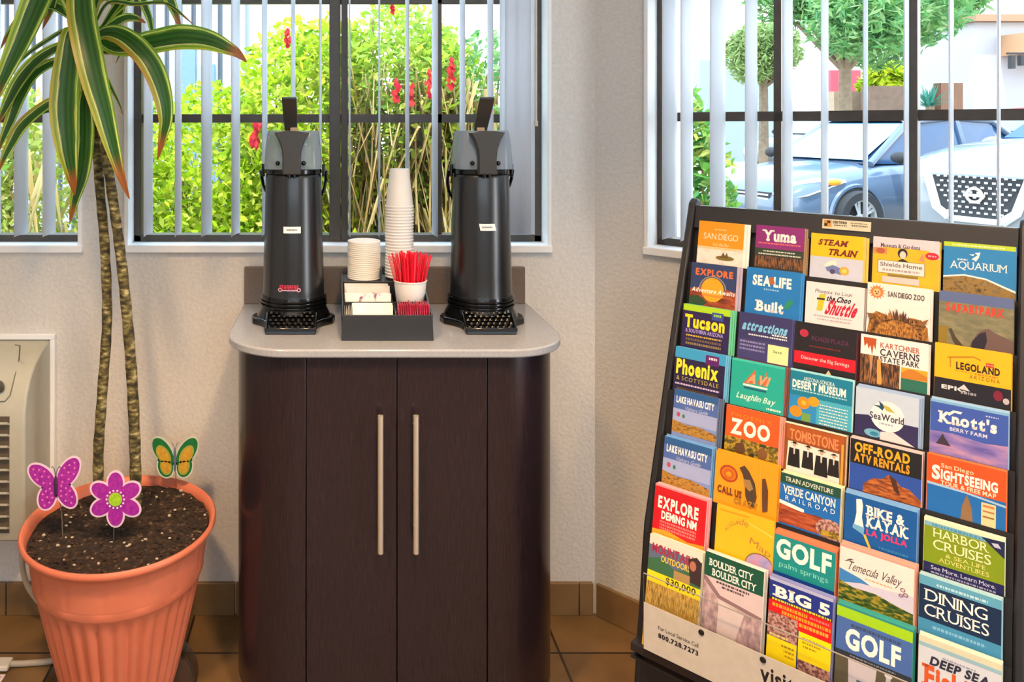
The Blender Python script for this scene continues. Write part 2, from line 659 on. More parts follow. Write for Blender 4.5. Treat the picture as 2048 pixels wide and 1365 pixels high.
# unseen frames and panes added behind the two fill lights; the walls stay closed
def added_frame(name, M, w, z0, z1, label, cat):
    root = bpy.data.objects.new(name, None)
    COL.objects.link(root)
    root.matrix_world = M
    tag(root, label, cat, kind='structure')
    f = MB()
    f.box(-w / 2 - .05, -.03, z0 - .05, -w / 2, 0, z1 + .05)
    f.box(w / 2, -.03, z0 - .05, w / 2 + .05, 0, z1 + .05)
    f.box(-w / 2, -.03, z1, w / 2, 0, z1 + .05)
    f.box(-w / 2, -.03, max(0, z0 - .05), w / 2, 0, z0)
    f.build('frame', M_bronze, root)
    g_ = MB()
    g_.box(-w / 2, -.012, z0, w / 2, -.006, z1)
    g_.build('glass', M_glass, root)


added_frame('added_door_1', Matrix.Translation((CX2.x, -0.08, 0)) @ Matrix.Rotation(-PI / 2, 4, 'Z'), 0.72, 0.08, 2.02, 'added unseen door frame and pane behind the side fill light', 'door')
added_frame('added_window_4', Matrix.Translation((0.2, YB, 0)) @ Matrix.Rotation(PI, 4, 'Z'), 3.24, 1.08, 2.42, 'added unseen window frame and pane behind the rear fill light', 'window')

# ---------------------------------------------------------------- cabinet with its worktop
M_esp = ramp_mat('espresso_veneer', [(0.25, '#1a1217'), (0.5, '#251b21'), (0.8, '#30262c')], scale=60, stretch=(14, 14, 0.35),
                 rough=0.24, detail=5)
M_top = ramp_mat('grey_quartz', [(0.3, '#979ba3'), (0.7, '#a2a6ae')], scale=160, rough=0.12)
M_splash = ramp_mat('shaded_taupe_quartz', [(0.3, '#6e6259'), (0.7, '#776a60')], scale=160, rough=0.3)  # one stone with the worktop; its shade is put into this darker colour
M_nickel = mat('#cfc9bd', rough=0.32, metal=0.6, name='brushed_nickel', var=0.08, stretch=(40, 40, 1))


def rounded_front(x0, x1, yf, yb, r, n=12):
    """plan outline, rounded at the two front corners, from back left round the front to back right"""
    p = [(x0, yb)]
    for i in range(n + 1):
        a = PI + (PI / 2) * i / n
        p.append((x0 + r + r * math.cos(a), yf + r + r * math.sin(a)))
    for i in range(n + 1):
        a = 1.5 * PI + (PI / 2) * i / n
        p.append((x1 - r + r * math.cos(a), yf + r + r * math.sin(a)))
    p.append((x1, yb))
    return p


CABX = 0.1443
cab = thing('coffee_cabinet', 'dark espresso wood cabinet with rounded corners and two doors', 'cabinet', (CABX, 1.95, 0))
ox, oy = CABX, 1.95
X0, X1, YF, YBk = -0.244 - ox, 0.533 - ox, 1.732 - oy, 2.155 - oy
sl, sr, sm = -0.069 - ox, 0.3495 - ox, 0.1407 - ox
b = MB()
b.prism(rounded_front(X0 + 0.02, X1 - 0.02, YF + 0.02, YBk, 0.15), 0.06, 0.879)
b.build('carcass', M_esp, cab)
b = MB()
b.prism(rounded_front(X0 + 0.06, X1 - 0.06, YF + 0.07, YBk, 0.12), 0.0, 0.06)
b.build('toe_kick', mat('#1b1414', rough=0.5), cab)


def shell(name, pts, t=0.018):
    b = MB()
    inner = []
    n = len(pts)
    for i, p in enumerate(pts):
        a, c = Vector(pts[max(i - 1, 0)]), Vector(pts[min(i + 1, n - 1)])
        dd = (c - a).normalized()
        inner.append((p[0] - dd.y * t, p[1] + dd.x * t))
    b.prism(list(pts) + inner[::-1], 0.06, 0.878)
    return b.build(name, M_esp, cab, bevel=0.0015)


r = 0.155
arcL = [(X0, YBk)] + [(X0 + r + r * math.cos(PI + PI / 2 * i / 14), YF + r + r * math.sin(PI + PI / 2 * i / 14)) for i in range(15)] + [(sl - 0.0012, YF)]
arcR = [(sr + 0.0012, YF)] + [(X1 - r + r * math.cos(1.5 * PI + PI / 2 * i / 14), YF + r + r * math.sin(1.5 * PI + PI / 2 * i / 14)) for i in range(15)] + [(X1, YBk)]
shell('curved_panel', arcL)
shell('curved_panel', arcR)
for (a, c, hx) in ((sl + 0.0012, sm - 0.0012, 0.101 - ox), (sm + 0.0012, sr - 0.0012, 0.1815 - ox)):
    b = MB()
    b.box(a, YF, 0.062, c, YF + 0.019, 0.876)
    door = b.build('door', M_esp, cab, bevel=0.001)
    h = MB()
    h.tube([(hx, YF - 0.032, 0.442), (hx, YF - 0.032, 0.754)], 0.0065, seg=12)
    for z in (0.49, 0.725):
        h.tube([(hx, YF + 0.001, z), (hx, YF - 0.032, z)], 0.0045, seg=8)
    h.build('bar_handle', M_nickel, door)

b = MB()
b.prism(rounded_front(-0.265 - ox, 0.5506 - ox, 1.712 - oy, 2.169 - oy, 0.15, 16), 0.0, 0.02)
tag(b.build('worktop', M_top, loc=(CABX, 1.95, 0.88), bevel=0.004), 'grey stone worktop with rounded front corners on the cabinet', 'worktop')
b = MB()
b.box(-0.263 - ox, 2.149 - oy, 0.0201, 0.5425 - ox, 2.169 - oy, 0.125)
tag(b.build('backsplash', M_splash, loc=(CABX, 1.95, 0.88), bevel=0.002), 'low upstand in a shaded taupe along the back edge of the grey worktop', 'backsplash')
TOP = 0.90
# ---------------------------------------------------------------- airpots
M_pot = mat('#17191c', rough=0.27, name='black_satin_enamel', var=0.04, spec=0.8)
M_gloss = mat('#0c0d0e', rough=0.12, name='black_gloss_plastic', var=0.02)
M_neck = mat('#35332e', rough=0.38, name='dark_olive_plastic', var=0.06)
M_clear = glass_mat('clear_plastic', (0.93, 0.95, 0.96), gloss=0.16, rough=0.05)
M_label = mat('#f0f1f2', rough=0.5, name='white_sticker', var=0.01)
M_ink = mat('#777a80', rough=0.6, name='grey_ink', var=0.02)
M_tan = mat('#b99c78', rough=0.5, name='tan_latch')


def smoky():
    m = bpy.data.materials.new('smoky_hood_plastic')
    m.use_nodes = True
    nt = m.node_tree
    b = nt.nodes['Principled BSDF']
    out = nt.nodes['Material Output']
    b.inputs['Base Color'].default_value = lin('#94a2b2') + (1,)
    b.inputs['Roughness'].default_value = 0.2
    tr = nt.nodes.new('ShaderNodeBsdfTransparent')
    tr.inputs[0].default_value = (0.78, 0.84, 0.88, 1)
    mx = nt.nodes.new('ShaderNodeMixShader')
    lw = nt.nodes.new('ShaderNodeLayerWeight')
    lw.inputs[0].default_value = 0.3
    mr = nt.nodes.new('ShaderNodeMapRange')
    mr.inputs[3].default_value = 0.62
    mr.inputs[4].default_value = 0.85
    nt.links.new(lw.outputs['Facing'], mr.inputs[0])
    nt.links.new(mr.outputs[0], mx.inputs[0])
    nt.links.new(tr.outputs[0], mx.inputs[1])
    nt.links.new(b.outputs[0], mx.inputs[2])
    nt.links.new(mx.outputs[0], out.inputs[0])
    return m


M_smoke = smoky()


def wrap(R, x, z, off=0.0006):
    a = x / R
    return ((R + off) * math.sin(a), -(R + off) * math.cos(a), z)


def wrap_rect(mb, R, x0, x1, z0, z1, mi=0, off=0.0006, skew=0.0):
    n = max(2, int((x1 - x0) / 0.006) + 1)
    v, f = [], []
    for i in range(n + 1):
        x = x0 + (x1 - x0) * i / n
        v += [wrap(R(z0), x + skew, z0, off), wrap(R(z1), x, z1, off)]
        if i:
            k = 2 * i
            f.append((k - 2, k, k + 1, k - 1))
    mb.add(v, f, mi)


def body_r(z):
    return 0.0805 + (0.0725 - 0.0805) * (z - 0.072) / (0.386 - 0.072)


def airpot(x, y, label, logo, lean, lab):
    p = thing('airpot', label, 'airpot', (x, y, TOP), 0.0, 'airpots on the worktop')
    b = MB()
    b.lathe([(0.098, 0.0), (0.100, 0.004), (0.099, 0.012), (0.092, 0.026), (0.084, 0.042), (0.05, 0.043)], seg=48)
    b.build('pedestal', M_gloss, p)
    for sx in (-1, 1):                                    # two wings of the pedestal that run out to the tray
        w = MB()
        w.prism([(sx * 0.050, -0.080), (sx * 0.0625, -0.094), (sx * 0.069, -0.074), (sx * 0.082, -0.058), (sx * 0.103, -0.040), (sx * 0.109, -0.010),
                 (sx * 0.100, 0.015), (sx * 0.086, 0.0), (sx * 0.070, -0.045)], 0.0, 0.018)
        w.build('pedestal_wing', M_gloss, p, bevel=0.004)
    b = MB()
    for (z, r) in ((0.044, 0.0882), (0.0535, 0.0873), (0.062, 0.0862)):
        b.lathe([(r - 0.006, z), (r, z + 0.002), (r + 0.0007, z + 0.0045), (r, z + 0.007), (r - 0.006, z + 0.0085)], seg=48)
    b.lathe([(0.083, 0.041), (0.083, 0.068)], seg=48)
    b.lathe([(0.0845, 0.064), (0.0855, 0.069), (0.0842, 0.073), (0.0805, 0.073)], seg=48)
    b.build('base_ring', M_gloss, p)
    b = MB()
    b.lathe([(0.0812, 0.073), (0.0805, 0.078)] + [(body_r(z), z) for z in (0.12, 0.2, 0.3, 0.378)] + [(0.0715, 0.384), (0.0690, 0.387), (0.03, 0.388)], seg=64)
    body = b.build('body', M_pot, p)
    if logo:
        g = MB()
        rnd = random.Random(4)
        zc = 0.1015
        cx = -0.007
        wrap_rect(g, body_r, cx - 0.020, cx + 0.021, zc - 0.0075, zc - 0.0050, 1, 0.0008)
        X = cx - 0.0245
        for i in range(8):
            wd_ = 0.0048
            h0, h1 = zc - 0.0035, zc + 0.0075
            kind = i % 4
            wrap_rect(g, body_r, X, X + 0.0016, h0, h1, 0, 0.0008)
            if kind in (0, 1, 3):
                wrap_rect(g, body_r, X, X + wd_, h1 - 0.002, h1, 0, 0.0008)
            if kind in (1, 2):
                wrap_rect(g, body_r, X, X + wd_, h0, h0 + 0.002, 0, 0.0008)
            if kind in (0, 2, 3):
                wrap_rect(g, body_r, X + wd_ - 0.0016, X + wd_, h0, h1, 0, 0.0008)
            wrap_rect(g, body_r, X, X + wd_, zc + 0.0012, zc + 0.003, 0, 0.0008)
            X += 0.0062
        for ex in (cx - 0.0235, cx + 0.0245):
            for k in range(10):
                a = 2 * PI * k / 10
                xx, zz = ex + 0.0042 * math.cos(a), zc - 0.0052 + 0.0042 * math.sin(a)
                wrap_rect(g, body_r, xx - 0.0012, xx + 0.0012, zz - 0.0012, zz + 0.0012, 1, 0.0008)
        lg = g.build('logo', [mat('#c4304f', rough=0.4), mat('#d9a9ba', rough=0.4)], body, normals=False)
        lg['label'] = 'red and pink curly emblem low on the body'
    g = MB()
    (lx, lz, lw_, lh, sk) = lab
    wrap_rect(g, body_r, lx - lw_ / 2, lx + lw_ / 2, lz - lh / 2, lz + lh / 2, 0, 0.0006, sk)
    X = lx - lw_ * 0.3
    rnd = random.Random(int(x * 1000))
    while X < lx + lw_ * 0.3:
        d = rnd.uniform(0.0015, 0.003)
        wrap_rect(g, body_r, X, X + d, lz - 0.0018, lz + 0.0022, 1, 0.0010)
        X += d + 0.0008
    lb = g.build('name_label', [M_label, M_ink], body, normals=False)
    lb['label'] = 'small white label on the body'
    b = MB()
    b.lathe([(0.0735, 0.387), (0.0745, 0.391), (0.0735, 0.398), (0.070, 0.400), (0.02, 0.401)], seg=48)
    b.build('collar', M_gloss, p)
    # smoky hood: rounded box that narrows to the top
    rings = []
    for (z, hw, yf, yb, rr) in ((0.4005, 0.0735, -0.070, 0.068, 0.032), (0.410, 0.0735, -0.072, 0.068, 0.032), (0.455, 0.0705, -0.066, 0.062, 0.030),
                                (0.490, 0.0665, -0.058, 0.056, 0.026), (0.4985, 0.0635, -0.053, 0.052, 0.022)):
        ring = []
        for (cx_, cy_, a0) in ((hw - rr, yb - rr, 0), (-hw + rr, yb - rr, 0.5), (-hw + rr, yf + rr, 1.0), (hw - rr, yf + rr, 1.5)):
            for i in range(7):
                a = PI * (a0 + 0.5 * i / 6)
                ring.append((cx_ + rr * math.cos(a), cy_ + rr * math.sin(a), z))
        rings.append(ring)
    b = MB()
    b.loft(rings)
    b.build('hood', M_smoke, p)
    b = MB()
    b.box(-0.028, -0.03, 0.401, 0.028, 0.035, 0.478)
    b.build('pump_block', mat('#77838d', rough=0.5), p, bevel=0.006)
    # neck with flared top and spout
    fr = [(-0.0235, 0.388), (0.0235, 0.388), (0.0225, 0.425), (0.0245, 0.450), (0.0320, 0.474), (0.0440, 0.494), (0.018, 0.4975), (-0.018, 0.4975),
          (-0.0440, 0.494), (-0.0320, 0.474), (-0.0245, 0.450), (-0.0225, 0.425)]
    b = MB()
    b.prism(fr, -0.092, -0.045, 'y')
    nk = b.build('neck', M_neck, p, bevel=0.003)
    b = MB()
    for sx in (-0.007, 0.006):
        b.lathe([(0.0045, 0.380), (0.005, 0.384), (0.005, 0.392)], cx=sx, cy=-0.080, seg=12)
    b.build('spout', M_gloss, nk)
    for kx in (-0.036, 0.030):
        b = MB()
        b.ball((kx, -0.074, 0.4165), 0.006, 0.006, 0.006)
        k = b.build('knob', M_gloss, p)
    # lever: a curved strap that rises toward the viewer
    rings = []
    for (px, py, pz, hw) in ((0.004, -0.030, 0.487, 0.016), (0.006, -0.036, 0.506, 0.0165), (0.007, -0.046, 0.528, 0.0175), (0.004, -0.060, 0.556, 0.0185),
                             (0.0, -0.074, 0.582, 0.0185)):
        px = px * lean * 0 + lean * (0.5 - 0) * 0 + (-0.004 if lean < 0 else -0.009) + (pz - 0.487) / 0.095 * (-0.003 if lean < 0 else 0.011)
        rings.append([(px - hw, py - 0.004, pz - 0.002), (px + hw, py - 0.004, pz - 0.002), (px + hw, py + 0.004, pz + 0.003), (px - hw, py + 0.004, pz + 0.003)])
    b = MB()
    b.loft(rings)
    lv = b.build('lever', M_neck, p, bevel=0.002)
    b = MB()
    b.box((0.004 if lean < 0 else -0.009) - 0.010, -0.047, 0.4885, (0.004 if lean < 0 else -0.009) + 0.010, -0.0395, 0.507)
    lt = b.build('latch', M_tan, lv, bevel=0.002)
    lt['label'] = 'tan latch at the foot of the lever'
    # carrying handle that hangs down the back
    for sx in (-1, 1):
        b = MB()
        b.box(sx * 0.079 - 0.004, -0.012, 0.378, sx * 0.079 + 0.004, 0.012, 0.412)
        b.build('handle_pivot', M_gloss, p, bevel=0.003)
    pts = []
    for i in range(21):
        t = i / 20
        a = PI * t
        pts.append((0.0845 * math.cos(a) * (1.0 + 0.09 * math.sin(a)), 0.004 + 0.088 * math.sin(a), 0.395 - 0.105 * math.sin(a) ** 0.8))
    b = MB()
    b.tube(pts, 0.0045, seg=8)
    b.build('carrying_handle', M_gloss, p)
    # drip tray
    t = MB()
    t.prism([(-0.137, 0.0), (-0.045, 0.0), (-0.045, 0.036), (-0.080, 0.036), (-0.134, 0.010)], -0.0615, 0.0615, 'x')
    t.box(-0.0635, -0.139, 0.008, 0.0635, -0.134, 0.017)
    for sx in (-1, 1):
        t.prism([(-0.134, 0.004), (-0.080, 0.030), (-0.080, 0.043), (-0.134, 0.017)], min(sx * .0575, sx * .0635), max(sx * .0575, sx * .0635), 'x')
    tr = t.build('drip_tray', M_gloss, p, bevel=0.002)
    t = MB()
    for r_ in range(5):
        for c_ in range(8):
            yy = -0.127 + r_ * 0.0122
            t.torus((-0.0490 + c_ * 0.014 + (0.004 if r_ % 2 else -0.003), yy, 0.0125 + (yy + 0.134) * 0.48), 0.0056, 0.0018, seg=12, sub=6, sy=1.0)
    t.build('drip_grid', M_gloss, tr)
    return p


airpot(-0.1115, 1.970, 'black airpot with red emblem low on its body, left of the cup stack', True, -1, (0.0005, 0.2476, 0.0445, 0.0165, 0.0))
airpot(0.3805, 1.970, 'black airpot without emblem, right of the red stir sticks', False, 1, (0.001, 0.2545, 0.0405, 0.0175, 0.004))

# ---------------------------------------------------------------- condiment organizer and what stands in it
M_org = mat('#26272b', rough=0.38, name='black_organizer_plastic', var=0.05)
OX, OY = 0.1225, 1.93
og = thing('condiment_organizer', 'black tiered condiment organizer holding packets, cups and lids', 'organizer', (OX, OY, TOP))
yf, yb = 1.784 - OY, 2.085 - OY
b = MB()
b.box(-0.108, yf, 0, 0.108, yb, 0.006)
b.build('floor_plate', M_org, og)
b = MB()
b.add([(-0.110, yf - 0.002, 0), (0.110, yf - 0.002, 0), (0.107, yf + 0.002, 0.060), (-0.107, yf + 0.002, 0.060),
       (-0.110, yf + 0.004, 0), (0.110, yf + 0.004, 0), (0.107, yf + 0.006, 0.060), (-0.107, yf + 0.006, 0.060)],
      [(0, 1, 2, 3), (7, 6, 5, 4), (3, 2, 6, 7), (1, 5, 6, 2), (0, 3, 7, 4), (0, 4, 5, 1)])
b.build('front_panel', M_org, og, bevel=0.001)
for sx in (-1, 1):
    b = MB()
    x0, x1 = (sx * 0.1085, sx * 0.1045)
    b.prism([(yf, 0.0), (yb, 0.0), (yb, 0.1005), (yb - 0.10, 0.1005), (yf + 0.003, 0.060)], min(x0, x1), max(x0, x1), 'x')
    b.build('side_panel', M_org, og, bevel=0.001)
b = MB()
b.box(-0.1045, 1.985 - OY, 0.006, 0.1045, yb, 0.098)
b.build('rear_deck', M_org, og, bevel=0.001)
b = MB()
b.box(0.0205, yf + 0.006, 0.006, 0.0225, 1.985 - OY, 0.066)
b.box(-0.1045, 1.868 - OY, 0.006, 0.1045, 1.870 - OY, 0.072)
b.box(-0.1045, 1.926 - OY, 0.006, 0.0205, 1.928 - OY, 0.080)
b.build('divider', M_org, og)
b = MB()
b.box(-0.004, 2.0 - OY, 0.098, 0.0, yb, 0.128)
b.build('deck_divider', mat('#39454f', rough=0.3), og)

M_pk = ramp_mat('white_sugar_paper', [(0.35, '#e9e6de'), (0.62, '#f3f0ea'), (0.75, '#c9b9a8')], scale=28, rough=0.7)
M_pk2 = ramp_mat('printed_sweetener_paper', [(0.35, '#efecea'), (0.56, '#e9dfe2'), (0.63, '#8d5a78'), (0.70, '#4a4a48')], scale=36, rough=0.7)
M_pink = ramp_mat('pink_sweetener_paper', [(0.3, '#d01a50'), (0.5, '#e84a78'), (0.66, '#f7b6c8')], scale=90, rough=0.6)


def packet(name, w, h, t, m):
    b = MB()
    n = 6
    v, f = [], []
    for j in range(n + 1):
        z = h * j / n
        bul = t * math.sin(PI * j / n) * 0.5 + 0.0003
        v += [(-w / 2, -bul * 0.3, z), (0, -bul, z), (w / 2, -bul * 0.3, z), (w / 2, bul * 0.3, z), (0, bul, z), (-w / 2, bul * 0.3, z)]
    for j in range(n):
        for k in range(6):
            f.append((j * 6 + k, j * 6 + (k + 1) % 6, (j + 1) * 6 + (k + 1) % 6, (j + 1) * 6 + k))
    f.append((5, 4, 3, 2, 1, 0))
    f.append(tuple(n * 6 + k for k in range(6)))
    b.add(v, f)
    return b.build(name, m, smooth=60)


def packets(name, m, spots, size, label, group, cat='packet'):
    proto = None
    for i, (x, y, z, rx, rz) in enumerate(spots):
        if proto is None:
            o = proto = packet(name, *size, m)
        else:
            o = proto.copy()
            COL.objects.link(o)
        o.location = (x, y, z)
        o.rotation_euler = (rx, 0, rz)
        tag(o, label, cat, group)


rnd = random.Random(11)
packets('sugar_packet', M_pk, [(0.0900 + rnd.uniform(-.001, .001), 1.806 + 0.0052 * i, 0.913 + rnd.uniform(0, .003), -0.42, rnd.uniform(-.03, .03)) for i in range(7)],
        (0.098, 0.062, 0.004), 'white sugar packet filed face-on in the front left compartment', 'sugar packets in the front left compartment')
packets('sugar_packet', M_pk, [(0.0215 + 0.0042 * i, 1.830, 0.911 + rnd.uniform(0, .004), 0.0, PI / 2 + rnd.uniform(-.06, .06)) for i in range(5)],
        (0.052, 0.056, 0.003), 'white sugar packet turned edge-on at the left end of the front compartment', 'edge-on sugar packets')
packets('sweetener_packet', M_pk2, [(0.081 + rnd.uniform(-.003, .003), 1.882 + 0.0050 * i, 0.917 + rnd.uniform(0, .004), -0.30, rnd.uniform(-.04, .04)) for i in range(7)],
        (0.113, 0.066, 0.004), 'printed white sweetener packet in the middle left compartment', 'printed packets in the middle compartment')
packets('creamer_packet', mat('#dcdad6', rough=0.7), [(0.081 + rnd.uniform(-.003, .003), 1.938 + 0.0055 * i, 0.925 + rnd.uniform(0, .004), -0.22, rnd.uniform(-.04, .04)) for i in range(6)],
        (0.114, 0.068, 0.004), 'pale grey creamer packet in the rear left compartment below the lids', 'creamer packets in the rear compartment')
packets('sweetener_packet', M_pink, [(0.1515 + 0.0056 * i, 1.829, 0.912 + rnd.uniform(0, .003), 0, PI / 2 + rnd.uniform(-.03, .03)) for i in range(14)],
        (0.056, 0.066, 0.005), 'pink sweetener packet filed edge-on in the front right compartment', 'pink packets in the front right compartment')

M_foam = mat('#eceae6', rough=0.7, name='white_foam', var=0.015)
M_paper = mat('#f0ece4', rough=0.6, name='cream_plastic', var=0.02)


def cup_mesh(name, r0, r1, h, m, flip=False):
    b = MB()
    pr = [(r0 - 0.002, 0.0), (r0, 0.002), (r1, h - 0.004), (r1 + 0.0016, h - 0.003), (r1 + 0.0016, h - 0.0005), (r1, h), (r1 - 0.002, h - 0.001), (r0 - 0.002, 0.006)]
    if flip:
        pr = [(r0 - 0.0007, 0.0), (r0, 0.0007), (r1, h - 0.004), (r1 + 0.0016, h - 0.003), (r1 + 0.0016, h - 0.0005), (r1, h), (r1 - 0.0006, h - 0.0006), (r0 - 0.0007, 0.0008)]
        pr = [(r, h - z) for r, z in pr]
        b.lathe(pr[::-1], seg=40, cap=True)
    else:
        b.lathe(pr, seg=40, cap=True)
    return b.build(name, m, smooth=50)


# inverted nested foam cups
CUPX, CUPY = 0.172, 2.035
ztop = 1.2945
pitch, H_ = 0.0082, 0.103
ncup = int((ztop - H_ - (TOP + 0.0985)) / pitch) + 1
proto = None
for i in range(ncup):
    if proto is None:
        o = proto = cup_mesh('foam_cup', 0.0262, 0.0375, H_, M_foam, flip=True)
        o['label'] = 'topmost upside-down white foam cup of the nested stack'
    else:
        o = proto.copy()
        COL.objects.link(o)
        o['label'] = 'white foam cup nested below the topmost one, only its rim showing'
        o['group'] = 'rims of the nested foam cups'
    o['category'] = 'cup'
    o.location = (CUPX + math.sin(i * 0.5) * 0.0006, CUPY, ztop - H_ - i * pitch)
# stack of cup lids
LX, LY = 0.0758, 2.035
proto = None
for i in range(20):
    if proto is None:
        b = MB()
        b.lathe([(0.0425, 0.0), (0.0442, 0.0008), (0.0444, 0.0038), (0.0435, 0.0047), (0.0405, 0.0052), (0.0395, 0.0044), (0.02, 0.0044)], seg=48)
        o = proto = b.build('cup_lid', M_paper, smooth=50)
        o['label'] = 'topmost cream lid of the round stack left of the cups'
        o.location = (LX, LY, TOP + 0.0985 + 19 * 0.0051)
    else:
        o = proto.copy()
        COL.objects.link(o)
        o['label'] = 'cream lid under the topmost one in the round lid stack'
        o['group'] = 'lids lower in the stack'
        o.location = (LX + math.sin(i * 1.7) * 0.0003, LY, TOP + 0.0985 + (19 - i) * 0.0051)
    o['category'] = 'lid'
# white cup of red stir sticks
SX, SY = 0.1895, 1.915
sc = cup_mesh('stirrer_cup', 0.031, 0.0415, 0.100, M_foam)
sc.location = (SX, SY, 0.9185)
tag(sc, 'white cup full of red stir sticks in the organizer', 'cup')
M_red = mat('#ea1432', rough=0.35, name='red_plastic', var=0.15)
rnd = random.Random(5)
proto = None
for i in range(84):
    if proto is None:
        b = MB()
        b.box(-0.0026, -0.0008, 0, 0.0026, 0.0008, 0.152)
        o = proto = b.build('stir_stick', M_red, bevel=0.0004, seg=1)
    else:
        o = proto.copy()
        COL.objects.link(o)
    a = 2.399 * i
    rr = math.sqrt((i + 0.5) / 84)
    bx, by = 0.021 * rr * math.cos(a), 0.021 * rr * math.sin(a)
    tx, ty = 0.058 * rr * math.cos(a) + rnd.uniform(-.003, .003), 0.036 * rr * math.sin(a)
    dv = Vector((tx - bx, ty - by, 0.15)).normalized()
    o.rotation_euler = dv.to_track_quat('Z', 'Y').to_euler()
    o.location = (SX + bx, SY + by, 0.926 + rnd.uniform(0, 0.012))
    tag(o, 'red plastic stir stick standing in the white cup', 'stir stick', 'red stir sticks')
# ---------------------------------------------------------------- potted plant
M_terra = ramp_mat('terracotta_plastic', [(0.3, '#cc6e50'), (0.7, '#d67c60')], scale=6, rough=0.42)
M_soil = ramp_mat('potting_soil', [(0.3, '#140d09'), (0.5, '#2a1c13'), (0.62, '#3e2b1d'), (0.76, '#8a7560')], scale=90, rough=0.95, bump=1.0, detail=6, bdist=0.01)
PX, PY = -0.5355, 1.862
plant = thing('potted_plant', 'tall variegated corn plant in a ribbed terracotta pot', 'plant', (PX, PY, 0.0))
RIMZ, RIMR = 0.435, 0.2345


def rip(a, z):
    if 0.03 < z < 0.305:
        k = min(1.0, (0.305 - z) / 0.02, (z - 0.03) / 0.02)
        return -0.009 * k * (1 - abs(math.cos(a * 17))) ** 1.0
    if 0.335 < z < 0.40:
        return -0.0075 * max(0.0, 1 - abs((a * 15 / PI) % 2 - 1) * 1.3 - (z - 0.335) / 0.065 * 0.9)
    return 0


b = MB()
prof = [(0.11, 0.012), (0.126, 0.014), (0.130, 0.024)]
for i in range(13):
    z = 0.032 + (0.303 - 0.032) * i / 12
    prof.append((0.132 + 0.066 * (i / 12) ** 0.92, z))
prof += [(0.200, 0.306), (0.2035, 0.312), (0.2045, 0.334), (0.2058, 0.342), (0.2072, 0.350), (0.2085, 0.358), (0.2095, 0.366), (0.2105, 0.375), (0.2155, 0.398), (0.222, 0.412), (0.2315, 0.418),
         (RIMR, 0.4235), (RIMR, 0.431), (0.2310, RIMZ), (0.226, 0.4335), (0.2185, 0.418), (0.212, 0.38), (0.205, 0.33)]
b.lathe(prof, seg=216, cap=False, ripple=rip)
b.build('pot', M_terra, plant, smooth=50)
b = MB()
rnd = random.Random(3)
v, f = [], []
NR, NS = 14, 60
v.append((0, 0, 0.415))
for i in range(1, NR + 1):
    for k in range(NS):
        a = 2 * PI * k / NS
        r = 0.2155 * i / NR
        z = 0.411 + 0.006 * math.sin(a + 1.2) * i / NR + rnd.uniform(-.003, .004) + 0.006 * (1 - i / NR)
        v.append((r * math.cos(a), r * math.sin(a), z))
for k in range(NS):
    f.append((0, 1 + k, 1 + (k + 1) % NS))
for i in range(NR - 1):
    for k in range(NS):
        a, c = 1 + i * NS + k, 1 + i * NS + (k + 1) % NS
        f.append((a, a + NS, c + NS, c))
b.add(v, f)
for k in range(420):                                     # crumbs of bark and perlite
    a, r = rnd.uniform(0, 2 * PI), 0.21 * math.sqrt(rnd.random())
    s_ = rnd.uniform(0.002, 0.0055)
    b.ball((r * math.cos(a), r * math.sin(a), 0.414 + 0.006 * math.sin(a + 1.2) * r / .2155 + rnd.uniform(0, .003)), s_, s_ * rnd.uniform(.6, 1.2), s_ * .6, seg=5, rings=3,
           mi=1 if rnd.random() < 0.16 else (2 if rnd.random() < .5 else 0))
so = b.build('soil', [M_soil, mat('#b9ab98', rough=0.9), mat('#38251a', rough=0.9)], plant, smooth=60)
so['kind'] = 'stuff'

M_cane = ramp_mat('ringed_cane', [(0.36, '#2a2614'), (0.48, '#544b2a'), (0.58, '#7e7344'), (0.72, '#c2b888')], scale=44, stretch=(1.0, 1.0, 2.2), rough=0.75, bump=0.5)
O3 = Vector((PX, PY, 0))


def pth(pts):
    """(u, v, depth) list -> local smooth path"""
    P = [at(*p) - O3 for p in pts]
    out = []
    n = len(P)
    for i in range(n - 1):
        p0, p1, p2, p3 = P[max(i - 1, 0)], P[i], P[i + 1], P[min(i + 2, n - 1)]
        for j in range(6):
            t = j / 6
            out.append(0.5 * ((2 * p1) + (p2 - p0) * t + (2 * p0 - 5 * p1 + 4 * p2 - p3) * t * t + (3 * p1 - p0 - 3 * p2 + p3) * t ** 3))
    out.append(P[-1])
    return out


for path, r0, r1 in (([(197, 985, 1.93), (197, 900, 1.93), (205, 780, 1.92), (214, 640, 1.92), (210, 500, 1.92), (200, 380, 1.92), (188, 230, 1.91), (178, 130, 1.9), (172, 60, 1.9)], 0.0135, 0.011),
                     ([(272, 1010, 1.90), (270, 900, 1.90), (264, 760, 1.90), (253, 620, 1.90), (240, 500, 1.90), (226, 400, 1.89), (208, 280, 1.88), (192, 170, 1.88), (185, 90, 1.88)], 0.0145, 0.0115)):
    P = pth(path)
    b = MB()
    b.tube(P, [(r0 + (r1 - r0) * i / (len(P) - 1)) * (1 + 0.06 * math.sin(i * 2.1)) for i in range(len(P))], seg=14)
    b.build('cane', M_cane, plant, smooth=80)


